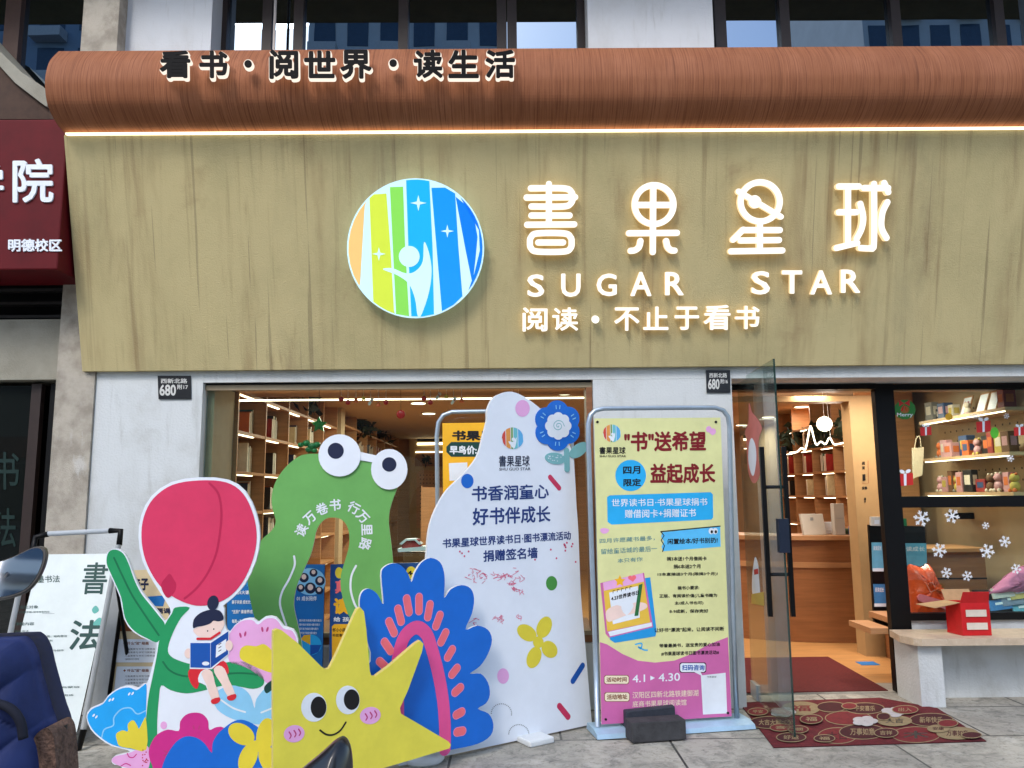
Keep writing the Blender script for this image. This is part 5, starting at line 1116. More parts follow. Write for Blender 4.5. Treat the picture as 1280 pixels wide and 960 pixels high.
# red carpet and tape on the shop floor
cp = [G(928, 866, .016), G(1110, 863, .016), G(1035, 821, .016), G(890, 823, .016)]
car = mat('carpet_red', (92, 22, 22), .95, .2, 60, bump=.6, bscale=300)
MB().prism([(p.x, p.y, .0115) for p in cp], (0, 0, .007), car).build('carpet', None, 'plain dark red carpet just inside the shop door', 'carpet')
tq = G(1085, 829, .012); MB().box((tq.x-.08, tq.y-.07, .0105), (tq.x+.07, tq.y+.06, .013), I_pblue).build('floor_sticker', None, 'small blue sticker on the wooden floor before the counter', 'sticker')

# ---------------------------------------------------------------- right window: pegboard shelves with goods
PW = 4.05
peg = thing('display_wall', (PW, 6.2, .9), 'cream pegboard wall with three lit shelves in the right window', 'display shelf')
MB().box((PW, 5.86, .55), (PW+.03, 7.4, 2.5), cream).build('pegboard', peg)
m = MB()
for i in range(12):
    for j in range(8):
        y, z = 6.2+i*.095, 1.5+j*.09; m.add([(PW-.001, y-.008, z-.008), (PW-.001, y+.008, z-.008), (PW-.001, y+.008, z+.008), (PW-.001, y-.008, z+.008)], [(0, 1, 2, 3)], dark_brown)
o = m.build('peg_hole', peg); o['kind'] = 'stuff'
zs = [PX(1220, y, PW-.29).z for y in (617, 570, 517)]
for z in zs:
    sh = MB().box((PW-.30, 5.87, z-.015), (PW-.001, 7.12, z+.012), mat('shelf_pale', (196, 160, 120), .5, .1, 6)).build('shelf', peg)
    MB().box((PW-.296, 5.9, z-.022), (PW-.28, 7.08, z-.0155), led_in).build('light_strip', sh)
rg = random.Random(21)
goods = {'certificate': [], 'box': [], 'doll': []}
gcols = {'black': (30, 28, 30), 'white': (196, 186, 168), 'blue': (48, 70, 106), 'grey': (126, 122, 116), 'orange': (190, 100, 50), 'yellow': (176, 156, 76), 'red': (140, 48, 44), 'pink': (184, 138, 140), 'brown': (104, 74, 50)}
def gift(y, z, x, w_, h_, d_, c_, label):
    t = thing('gift_box', (x, y, z), label, 'gift box', 'gift boxes on the lit window shelves')
    MB().obox((x, y, z+h_/2), (d_/2, 0, 0), (0, w_/2, 0), (0, 0, h_/2), mat('goods_'+c_, gcols[c_], .45, .1, 14)).build('box', t, bevel=.003)
    c2 = rg.choice(['white', 'orange', 'yellow', 'blue', 'pink'])
    MB().obox((x-d_/2-.0008, y, z+h_*.55), (.0006, 0, 0), (0, w_*.32, 0), (0, 0, h_*.22), mat('goods_'+c2, gcols[c2], .45, .1, 14)).build('label_panel', t)
    MB().obox((x, y-w_/2-.0008, z+h_*.55), (d_*.3, 0, 0), (0, .0006, 0), (0, 0, h_*.22), mat('goods_'+c2, gcols[c2], .45, .1, 14)).build('label_panel', t)
def toy(y, z, x, s_, c1, c2, label):
    t = thing('plush_toy', (x, y, z), label, 'toy', 'toys on the lit window shelves'); a, b = mat('goods_'+c1, gcols[c1], .8, .1, 14), mat('goods_'+c2, gcols[c2], .8, .1, 14)
    MB().ball((x, y, z+s_*.45), s_*.46, a, (.85, .9, 1)).build('body', t); MB().ball((x, y, z+s_*1.15), s_*.38, a).build('head', t)
    for k in (-1, 1): MB().ball((x, y+k*s_*.27, z+s_*1.48), s_*.13, b, seg=10, rings=8).build('ear', t); MB().ball((x-s_*.25, y+k*s_*.3, z+s_*.12), s_*.17, b, seg=10, rings=8).build('foot', t)
for si, (z, nm) in enumerate(zip(zs, ('lowest', 'middle', 'top'))):
    y = 5.95; j = 0
    while y < 7.02:
        j += 1
        if si == 2 and j in (2, 3, 4, 6):
            c_ = 'white'; w_ = .13; t = thing('certificate', (PW-.14, y, z+.013), f'framed pale certificate leaning on the top window shelf, place {j}', 'certificate', 'certificates on the top window shelf')
            MB().obox((PW-.14, y+w_/2, z+.10), (.004, 0, 0), (0, w_/2, 0), (.03, 0, .085), ply).build('frame', t); MB().obox((PW-.146, y+w_/2, z+.10), (.001, 0, 0), (0, w_/2-.012, 0), (.026, 0, .073), kt_white).build('paper', t); y += w_+.02
        elif rg.random() < .3:
            s_ = rg.uniform(.07, .10); c1, c2 = rg.sample(['white', 'brown', 'orange', 'pink', 'grey', 'yellow'], 2); toy(y+s_*.5, z+.013, PW-.2, s_, c1, c2, f'{c1} plush toy with {c2} ears on the {nm} window shelf, place {j}'); y += s_+.01
        else:
            w_ = rg.uniform(.06, .13); c_ = rg.choice(list(gcols)); gift(y+w_/2, z+.013, PW-.19+rg.uniform(-.03, .03), w_, rg.uniform(.10, .20), rg.uniform(.05, .1), c_, f'{c_} gift box on the {nm} window shelf, place {j} from the glass'); y += w_+rg.uniform(.004, .012)
# tote bag hanging from the middle shelf
FTt = Frame((0, 6.9, 0), (1, 0, 0), (0, 0, 1))
T = thing('tote_bag', FTt.pt(*FTt.loc(1148, 605)), 'pale cloth tote bag hanging under the middle window shelf', 'bag')
MB().slab(FTt, [(1141, 560), (1155, 559), (1153, 594), (1142, 598)], mat('canvas', (200, 184, 156), .9, .08, 40, bump=.3), -.02, .0, smooth=0).build('body', T)
MB().tube([FTt.pt(*FTt.loc(*p), -.01) for p in spline([(1144, 560), (1146, 549), (1149, 545), (1151, 549), (1152, 560)], 4, False)], .004, mat('canvas'), 6).build('handle', T)

# lower part of the right window: low cabinets, rack of brochures, orange bag, magazines
MB().box((2.78, YG+.13, .45), (4.09, 6.25, .50), ply).build('window_ledge', B)
cb = thing('low_cabinet', (3.6, 6.7, .01), 'long wooden cabinet behind the orange bag in the right window', 'cabinet')
MB().box((3.22, 6.55, .012), (XR-1.0, 6.95, .92), ply_h).build('carcass', cb); MB().box((3.18, 6.5, .921), (XR-.99, 7.0, .95), ply).build('top', cb); MB().box((3.22, 6.546, .70), (XR-1.0, 6.549, .712), black).build('groove', cb)
t = MB(); q = P(1215, 646, 6.9); t.box((q.x-.17, 6.9, q.z-.02), (q.x+.17, 6.96, q.z+.035), black); t.build('speaker_bar', None, 'long black bar speaker standing on the cabinet in the window', 'speaker', bevel=.006)
q = P(1246, 664, 6.7); t = MB(); t.lathe((q.x, 6.7, .951), [(.001, 0), (.035, 0), (.045, .05), (.03, .07), (.001, .07)], mat('blue_pot', (40, 70, 110), .4), 16); t.build('blue_pot', None, 'small blue pot on the cabinet under the black speaker bar', 'pot')
# brochure rack
FRk = Frame((0, 6.32, 0), (1, 0, 0), (0, 0, 1))
RK = thing('brochure_rack', FRk.pt(*FRk.loc(1124, 770)), 'black rack of pale blue brochures just right of the counter', 'brochure rack')
MB().slab(FRk, [(1086, 656), (1156, 658), (1158, 690), (1160, 785), (1094, 785)], black, -.03, 0, smooth=0).build('frame', RK)
bro = mat('brochure_blue', (104, 176, 206), .4, .12, 12); bro2 = mat('brochure_deep', (60, 128, 184), .4, .15, 12)
for i, (qd, mt) in enumerate((([(1089, 678), (1103, 678), (1104, 712), (1090, 713)], bro), ([(1122, 679), (1157, 679), (1158, 713), (1124, 713)], bro), ([(1091, 730), (1106, 730), (1107, 757), (1093, 757)], bro2), ([(1126, 730), (1159, 730), (1160, 757), (1127, 757)], bro2))):
    t = thing('brochure', FRk.pt(*FRk.loc(*qd[3])), ('pale blue brochure in the rack beside the black frame, upper left pocket', 'pale blue brochure in the rack, upper right pocket', 'deeper blue brochure in the rack, lower left pocket', 'deeper blue brochure in the rack behind the orange bag, lower right pocket')[i], 'brochure', 'brochures in the black rack')
    MB().slab(FRk, qd, mt, .004, .012, smooth=0).build('cover', t); x0, y0 = qd[0]; x1 = qd[1][0]
    m = MB(); m.slab(FRk, [(x0+1, qd[3][1]-3), (x1+.5, qd[3][1]-3), (x1+.5, qd[3][1]+1), (x0+1, qd[3][1]+1)], kt_white, .0125, .015, smooth=0); m.build('pocket_lip', t)
    MB().text(FRk, '阅读成长', x0+2, y0+4, x1-2, y0+10, I_white, .0128, .02).build('title', t)
# counter end items behind the black frame
for px, c_, lb in ((1096, 'white', 'white payment card stand beside the black window frame'), (1126, 'green', 'green payment card stand right of the black window frame')):
    FQ = Frame((0, 6.3, 0), (1, 0, 0), (0, 0, 1)); t = thing('card_stand', FQ.pt(*FQ.loc(px, 657)), lb, 'card stand', 'card stands on top of the rack')
    MB().slab(FQ, [(px-7, 646 if c_ == 'white' else 648), (px+7, 646 if c_ == 'white' else 648), (px+8, 657.5), (px-7, 657)], mat('card_'+c_, (214, 210, 200) if c_ == 'white' else (40, 130, 80), .4), -.03, 0, smooth=0).build('body', t)
    MB().slab(FQ, [(px-3, 650), (px+3, 650), (px+3, 655), (px-3, 655)], kt_white, .0, .002, smooth=0).build('label_card', t)
# orange shopping bag
T = thing('plastic_bag', P(1158, 776, 5.98), 'crumpled orange plastic bag with a pink band on the window ledge', 'shopping bag')
om = mat('orange_plastic', (250, 88, 40), .3, .12, 14, bump=.8, bscale=18, coat=.3)
FO = Frame((0, 5.98, 0), (1, 0, 0), (0, 0, 1))
def crumple(Fr, outline, th, mt, seed, n=5):
    rr = random.Random(seed); pts = spline(outline, n); q = [Fr.loc(*p) for p in pts]; cx = sum(a for a, b in q)/len(q); cy = sum(b for a, b in q)/len(q); m = MB(); rings = 6; V = []
    for sgn in (1, -1):
        for k in range(rings):
            s_ = 1-k/rings
            for i, (a, b) in enumerate(q):
                V.append(Fr.pt(cx+(a-cx)*s_+rr.uniform(-.006, .006), cy+(b-cy)*s_+rr.uniform(-.006, .006), sgn*th*math.sqrt(max(0, 1-s_*s_))*(.8+.4*rr.random())))
        V.append(Fr.pt(cx, cy, sgn*th))
    L_ = len(q); f = []
    for h in (0, 1):
        o = h*(rings*L_+1)
        for k in range(rings-1):
            for i in range(L_): f.append((o+k*L_+i, o+k*L_+(i+1) % L_, o+(k+1)*L_+(i+1) % L_, o+(k+1)*L_+i))
        for i in range(L_): f.append((o+(rings-1)*L_+i, o+(rings-1)*L_+(i+1) % L_, o+rings*L_))
    return m.add(V, f, mt, True)
crumple(FO, [(1131, 774), (1130, 745), (1133, 710), (1140, 706), (1150, 709), (1160, 705), (1166, 716), (1172, 728), (1182, 740), (1188, 752), (1188, 774), (1160, 777)], .10, om, 2).build('body', T)
m = MB(); m.stroke(FO, [(1142, 745), (1165, 752), (1184, 757)], 9, mat('pink_band', (236, 120, 130), .4), .114, .10); m.build('band', T)
m = MB(); m.stroke(FO, [(1149, 728), (1156, 726), (1161, 735), (1154, 738)], .8, mat('pale_print', (240, 150, 130), .4), .106, .100, closed=True, curve=False); m.build('emblem', T)
# tray of magazines and pink parcel
FM = Frame((0, 5.99, 0), (1, 0, 0), (0, 0, 1))
TR = thing('magazine_tray', FM.pt(*FM.loc(1260, 776)), 'black tray of bright magazines right of the red box', 'tray')
MB().slab(FM, [(1236, 742), (1330, 740), (1330, 777), (1238, 777)], black, -.22, 0, smooth=0).build('tray', TR)
rr = random.Random(4)
for i, (x0, y0, c_, lb) in enumerate(((1237, 752, 'blue', 'blue magazine in the black tray, lower left'), (1252, 746, 'grey', 'grey magazine in the black tray, second row'), (1266, 756, 'teal', 'pale teal magazine in the black tray, front row'), (1240, 737, 'white', 'white magazine lying on top of the black tray'), (1262, 738, 'yellow', 'yellow edged magazine on top of the black tray'))):
    cc = {'blue': (70, 130, 190), 'grey': (140, 150, 170), 'teal': (110, 180, 200), 'white': (220, 216, 206), 'yellow': (226, 200, 120)}[c_]
    q = FM.pt(*FM.loc(x0, y0), .012); t = thing('magazine', q, lb, 'magazine', 'magazines in the black tray'); MB().obox(q+Vector((.07, .0, -.02)), (.08, 0, .01), (-.002, .006, 0), (0, .012, .035), mat('mag_'+c_, cc, .35, .25, 10)).build('cover', t)
    MB().obox(q+Vector((.07, -.0075, -.01)), (.04, 0, .005), (-.0004, .0012, 0), (0, .003, .008), I_white if c_ != 'white' else I_coral).build('title_band', t)
crumple(FM, [(1236, 742), (1250, 727), (1268, 712), (1290, 708), (1310, 740), (1270, 740)], .07, mat('pink_cloth', (206, 120, 160), .7, .15, 10, bump=.5, bscale=20), 9).build('pink_parcel', None, 'soft pink parcel lying behind the black magazine tray', 'parcel')

# ---------------------------------------------------------------- window stickers
FSt = Frame((0, YG-.008, 0), (1, 0, 0), (0, 0, 1)); snow = mat('sticker_white', (228, 232, 236), .5, .03)
def snowflake(x, y, r, label):
    t = MB()
    for i in range(6):
        a = i*math.pi/3+.2; c, s_ = math.cos(a), math.sin(a); t.stroke(FSt, [(x, y), (x+r*c, y+r*s_)], r*.2, snow, .001+.00005*i, curve=False)
        for d in (-.7, .7): t.stroke(FSt, [(x+r*.55*c, y+r*.55*s_), (x+r*.55*c+r*.35*math.cos(a+d), y+r*.55*s_+r*.35*math.sin(a+d))], r*.15, snow, .0014+.00005*i, curve=False)
    t.ell(FSt, x, y, r*.26, r*.26, snow, .0019); t.build('snowflake_sticker', None, label, 'window sticker', 'snowflake stickers on the right window')
for x, y, r_, lb in ((1152, 648, 11, 'large snowflake sticker just under the black crossbar, first from the frame'), (1190, 645, 10, 'large snowflake sticker under the crossbar, beside the black speaker bar'), (1174, 688, 10, 'large snowflake sticker left of centre above the orange bag'), (1234, 689, 10, 'large snowflake sticker above the red box'), (1256, 677, 8, 'snowflake sticker near the picture edge above the magazines'), (1183, 716, 7.5, 'snowflake sticker beside the top of the orange bag'), (1209, 720, 7, 'small snowflake sticker touching the top of the red box'), (1270, 711, 7, 'small snowflake sticker over the pink parcel'), (1232, 657, 5, 'tiny snowflake sticker under the black speaker bar'), (1258, 520, 4, 'tiny snowflake sticker below the top shelf light'), (1263, 573, 5, 'tiny snowflake sticker at the end of the middle shelf')): snowflake(x, y, r_*.88, lb)
# wreath, bell and gift stickers
sg = mat('sticker_green', (44, 130, 50), .5); sr = mat('sticker_red', (196, 36, 34), .5)
T = thing('wreath_sticker', FSt.pt(*FSt.loc(1131, 524)), 'green wreath sticker with a red bow at the top of the right window', 'window sticker')
m = MB()
for i in range(14): a = i*2*math.pi/14; m.ell(FSt, 1131+9.5*math.cos(a), 512+8.5*math.sin(a), 4.2, 4, sg, .001+.00003*i, n=10)
m.build('ring', T); m = MB(); m.sheet(FSt, [(1130, 504), (1123, 500), (1124, 508)], sr, .0018, 0); m.sheet(FSt, [(1130, 504), (1137, 500), (1137, 508)], sr, .0018, 0); m.sheet(FSt, [(1130, 504), (1126, 514), (1129, 513)], sr, .0019, 0); m.sheet(FSt, [(1130, 504), (1134, 514), (1132, 513)], sr, .0019, 0); m.build('bow', T)
MB().text(FSt, 'Merry', 1121, 516, 1141, 522, kt_white, .0022, .02).build('lettering', T)
def gift_sticker(x, y, s_, label):
    T = thing('gift_sticker', FSt.pt(*FSt.loc(x, y+s_)), label, 'window sticker', 'red gift stickers on the right window'); m = MB(); m.sheet(FSt, [(x-s_, y-s_*.5), (x+s_, y-s_*.7), (x+s_*1.05, y+s_*.8), (x-s_*.9, y+s_)], sr, .001, 0); m.build('box', T)
    m = MB(); m.sheet(FSt, [(x-s_*.15, y-s_*.6), (x+s_*.2, y-s_*.63), (x+s_*.2, y+s_*.88), (x-s_*.1, y+s_*.9)], kt_white, .0014, 0); m.ell(FSt, x-s_*.35, y-s_*.85, s_*.35, s_*.22, kt_white, .0015, 25); m.ell(FSt, x+s_*.4, y-s_*.9, s_*.35, s_*.22, kt_white, .0016, -25); m.build('ribbon', T)
for x, y, s_, lb in ((1157, 538, 7, 'red gift sticker at the start of the top shelf'), (1229, 532, 9, 'larger red gift sticker beside the green dot sticker'), (1131, 598, 10, 'biggest red gift sticker low beside the black frame'), (1274, 538, 7, 'red gift sticker at the picture edge of the right window')): gift_sticker(x, y, s_, lb)
MB().ell(FSt, 1243, 541, 5.2, 7, mat('sticker_lime', (90, 190, 50), .5), .0022).build('dot_sticker', None, 'plain lime green oval sticker on the right window', 'window sticker')
MB().ell(FSt, 1186, 521, 4.6, 4.6, I_gold, .0012).build('dot_sticker', None, 'plain golden round sticker under the top shelf in the right window', 'window sticker')
MB().text(FSt, 'MERRY !', 1212, 517, 1228, 523, kt_white, .0012, .02).build('word_sticker', None, 'small white word sticker below the top window shelf', 'window sticker')

# ================================================================== GLASS DOOR LEAF, opened outwards
hg = (1.70, 5.74); ft = G(994, 925)
DF = Frame((hg[0], hg[1], 0), (ft.x-hg[0], ft.y-hg[1], 0), (0, 0, 1))
wl = math.hypot(ft.x-hg[0], ft.y-hg[1]); zt_ = LINT+.02
D = thing('glass_door', (hg[0], hg[1], 0), 'open frameless glass door leaf with long black bar handles', 'glass door')
def dq(u, v, w): return DF.pt(u, v, w)
def dbox(u0, v0, u1, v1, w0, w1, mt): 
    return MB().prism([dq(u0, v0, w0), dq(u1, v0, w0), dq(u1, v1, w0), dq(u0, v1, w0)], DF.n*(w1-w0), mt)
ed = glass('glass_edge', tint=(120, 150, 138), ior=1.5, dark=(52, 76, 70), dmix=.6)
dbox(.01, .015, wl-.004, zt_, -.006, .006, door_glass).build('pane', D)
dbox(wl-.0039, .016, wl, zt_, -.0055, .0055, ed).build('pane_edge', D)
dbox(0, .012, .16, .11, -.014, .014, steel).build('patch_fitting', D)
hz0, hz1 = .68, 1.62; hu = wl-.14
for s_ in (-1, 1):
    h = MB(); h.prism([dq(hu-.013, .67, s_*.055), dq(hu+.013, .67, s_*.055), dq(hu+.013, 1.70, s_*.055), dq(hu-.013, 1.70, s_*.055)], DF.n*(s_*.026), black); h.build('handle', D, bevel=.003)
for z in (.92, 1.45):
    MB().tube([dq(hu, z, -.056), dq(hu, z, .056)], .011, mat('black_stud', (36, 38, 42), .3, metal=.6), 12).build('handle_stud', D)
dbox(wl-.045, 1.06, wl+.012, 1.26, -.03, .03, mat('lock_blue', (22, 32, 50), .4, .15)).build('door_lock', D)
# stickers on the leaf: plain bear-like and gift shapes
ms = MB(); FD = Frame(dq(0, 0, .0075), DF.ex, (0, 0, 1)); ns = -1
def dstick(name, pts, mt, w, sm=4):
    q = spline(pts, sm) if sm else pts; lo_ = [FD.loc(*p) for p in q]; m = MB(); m.add([FD.pt(u, v, w) for u, v in lo_], [list(range(len(lo_)))], mt); return m.build(name, D)
dstick('sticker', K(880, 440, 4, [(225, 255), (240, 300), (265, 330), (290, 380), (275, 430), (272, 520), (280, 600), (262, 650), (240, 650), (222, 600), (215, 520), (212, 440), (205, 400), (222, 350)]), mat('sticker_rose', (196, 110, 100), .5), .0004)
dstick('sticker', K(880, 440, 4, [(240, 430), (258, 470), (262, 540), (250, 615), (235, 605), (222, 540), (226, 460)]), kt_white, .0008)
dstick('sticker', K(880, 680, 3.43, [(220, 55), (232, 90), (236, 150), (240, 215), (225, 222), (208, 215), (206, 150), (212, 90)]), kt_white, .0004)
dstick('sticker', K(880, 680, 3.43, [(204, 215), (256, 205), (258, 265), (204, 255)]), mat('sticker_straw', (206, 176, 80), .5), .0008, 0)
dstick('sticker', K(880, 680, 3.43, [(214, 110), (232, 105), (234, 128), (216, 132)]), sr, .0008, 0)

# ================================================================== DOOR MAT
MT = thing('door_mat', (2.1, 5.0, 0), 'dark red door mat printed with lucky Chinese words and blossoms', 'door mat')
FMt = Frame((0, 0, .006), (1, 0, 0), (0, 1, 0))
mp_ = [(924, 878), (1100, 872), (1172, 885), (1233, 926), (967, 934)]
mr_ = mat('mat_red', (98, 22, 30), .95, .25, 30, bump=.5, bscale=260); md = mat('mat_dark', (66, 15, 20), .95, .2, 30); ml = mat('mat_bright', (112, 30, 34), .95, .2, 30); mc = mat('mat_cream', (140, 122, 90), .95, .12, 30); mw_ = mat('mat_white', (176, 172, 172), .95, .1, 30)
MB().slab(FMt, mp_, mr_, -.0055, 0, md, 0).build('base', MT)
km = lambda p: K(900, 840, 3.368, p)
w = .0006
for bi, (cx, cy, rx, ry, mt, tt, tc_) in enumerate(((495, 268, 80, 32, ml, '大吉', md), (600, 252, 95, 30, md, '万事如意', mc), (825, 265, 100, 32, ml, '木', I_black), (540, 195, 95, 28, ml, '', mc), (610, 155, 80, 22, md, '平安喜乐', mc), (340, 155, 78, 26, mc, '福', ml), (210, 215, 85, 24, md, '大吉大利', mc), (470, 150, 60, 20, md, '', mc), (890, 205, 90, 26, md, '新年快乐', mc), (1000, 262, 85, 24, mc, '万事如意', md), (735, 210, 70, 20, mc, '大吉', I_black), (300, 280, 60, 18, md, '好运', mc), (440, 285, 42, 14, md, '福', mc), (700, 262, 48, 18, md, '吉祥', mc), (255, 240, 42, 14, ml, '喜', mc), (920, 245, 44, 14, mc, '安康', md), (780, 165, 52, 16, ml, '出入', mc), (545, 150, 30, 12, ml, '', mc), (690, 195, 26, 14, md, '', mc), (330, 250, 40, 14, mr_, '顺', mc), (160, 175, 40, 14, ml, '平安', mc), (960, 225, 40, 14, ml, '', mc), (1060, 275, 40, 12, md, '', mc), (385, 208, 45, 18, mr_, '福', mc))):
    w = .0006+bi*.0006; m = MB(); e3(m, FMt, km, cx, cy, rx+4, ry+3, mc, w); e3(m, FMt, km, cx, cy, rx, ry, mt, w+.0001)
    if tt: (a, b), (c, d) = km([(cx-rx*.55, cy-ry*.5), (cx+rx*.55, cy+ry*.5)]); m.text(FMt, tt, a, b, c, d, tc_, w+.0002, .02)
    m.build('printed_badge', MT)
for cx, cy in ((265, 175), (610, 213), (730, 175)):
    m = MB()
    for i in range(5): a = i*2*math.pi/5; e3(m, FMt, km, cx+30*math.cos(a), cy+11*math.sin(a), 26, 11, mw_, .0095+.00004*i)
    m.build('blossom', MT)

# ================================================================== LEDGE BENCH in front of the right window
z1 = P(1200, 797, 5.40).z
BN = thing('window_bench', (3.6, 5.5, 0), 'pale topped ledge bench on a white wall under the right window', 'bench')
xb0, xb1 = G(1112, 868).x, G(1165, 885).x
xa = P(1110, 800, 5.76).x
bt = [(2.66, 5.745), (2.66, 5.66)]
A_ = P(1111, 782, 5.73); B_ = P(1150, 798, 5.36); 
top = [(A_.x-.0, 5.73), (P(1124, 793, 5.5).x, 5.5), (P(1143, 798, 5.37).x, 5.385), (P(1152, 799, 5.36).x, 5.36), (XR, 5.36), (XR, 5.735)]
bstone = layer_mat('bench_top', (196, 176, 152), [((172, 152, 128), 14, (1, 1, 1), .4, .7, .6, 2), ((210, 196, 176), 60, (1, 1, 1), .5, .7, .5, 5)], rough=.45, bump=.08)
MB().prism([(x, y, z1-.045) for x, y in top], (0, 0, .045), bstone).build('top', BN, bevel=.006)
c0 = (A_.x+.03, 5.735); c1 = (P(1150, 850, 5.42).x, 5.42)
MB().prism([(c0[0], c0[1], 0), (c1[0], c1[1], 0), (c1[0]+.16, 5.42, 0), (c1[0]+.10, 5.735, 0)], (0, 0, z1-.047), white_part).build('side_wall', BN)
MB().box((c1[0]+.1, 5.66, 0), (XR, 5.735, z1-.048), white_part).build('front_wall', BN)
# red gift carton on the bench
T = thing('red_carton', P(1212, 788, 5.52), 'open red carton with two white labels on the bench', 'carton')
rc = mat('carton_red', (196, 26, 30), .45, .1, 12); kraft = mat('kraft', (176, 140, 100), .8, .1, 20)
q0 = P(1203, 789, 5.46); q1 = P(1239, 787, 5.46); q2 = P(1184, 783, 5.60); h_ = .215
ex_ = (q1-q0); ex_.z = 0; ey_ = (q2-q0); ey_.z = 0
base = [Vector((q0.x, q0.y, z1+.001)), Vector((q0.x, q0.y, z1+.001))+ex_, Vector((q0.x, q0.y, z1+.001))+ex_+ey_, Vector((q0.x, q0.y, z1+.001))+ey_]
m = MB()
for i in range(4): a, b = base[i], base[(i+1) % 4]; m.prism([a, b, b+Vector((0, 0, h_)), a+Vector((0, 0, h_))], (a-sum(base, Vector())/4)*-.03, rc)
m.add(base, [(3, 2, 1, 0)], rc); m.build('body', T)
up = Vector((0, 0, h_)); nfl = 0
m = MB(); a, b = base[0]+up, base[1]+up; m.prism([a, b, b+Vector((0, -.03, .075))-ex_*.05, a+Vector((0, -.03, .075))+ex_*.05], (0, .003, .001), rc); m.build('flap', T)
m = MB(); a, b = base[3]+up, base[0]+up; m.prism([a, b, b+Vector((-.19, -.03, -.03)), a+Vector((-.19, .03, -.03))], (0, 0, .003), kraft); m.build('flap', T)
m = MB(); a, b = base[2]+up, base[3]+up; m.prism([a, b, b+Vector((0, .04, .07)), a+Vector((0, .04, .07))], (0, .003, 0), kraft); m.build('flap', T)
FC2 = Frame(base[0]-Vector((0, .0045, 0)), ex_, (0, 0, 1)); L_ = ex_.length
for v0, v1 in ((.04, .085), (.125, .17)):
    m = MB(); m.add([FC2.pt(.03, v0, .002), FC2.pt(L_-.025, v0, .002), FC2.pt(L_-.025, v1, .002), FC2.pt(.03, v1, .002)], [(0, 1, 2, 3)], mat('carton_label', (214, 202, 186), .6)); m.build('label_panel', T)
# paper leaflet at the left end of the bench
FQ2 = P(1100, 768, 6.0); t = MB(); t.box((2.60, 5.83, .4), (2.75, 6.2, .44), ply); t.build('ledge_end', B)
MB().box((2.78, YG+.13, .45), (2.80, 6.2, .46), ply).build('ledge_lip', B)

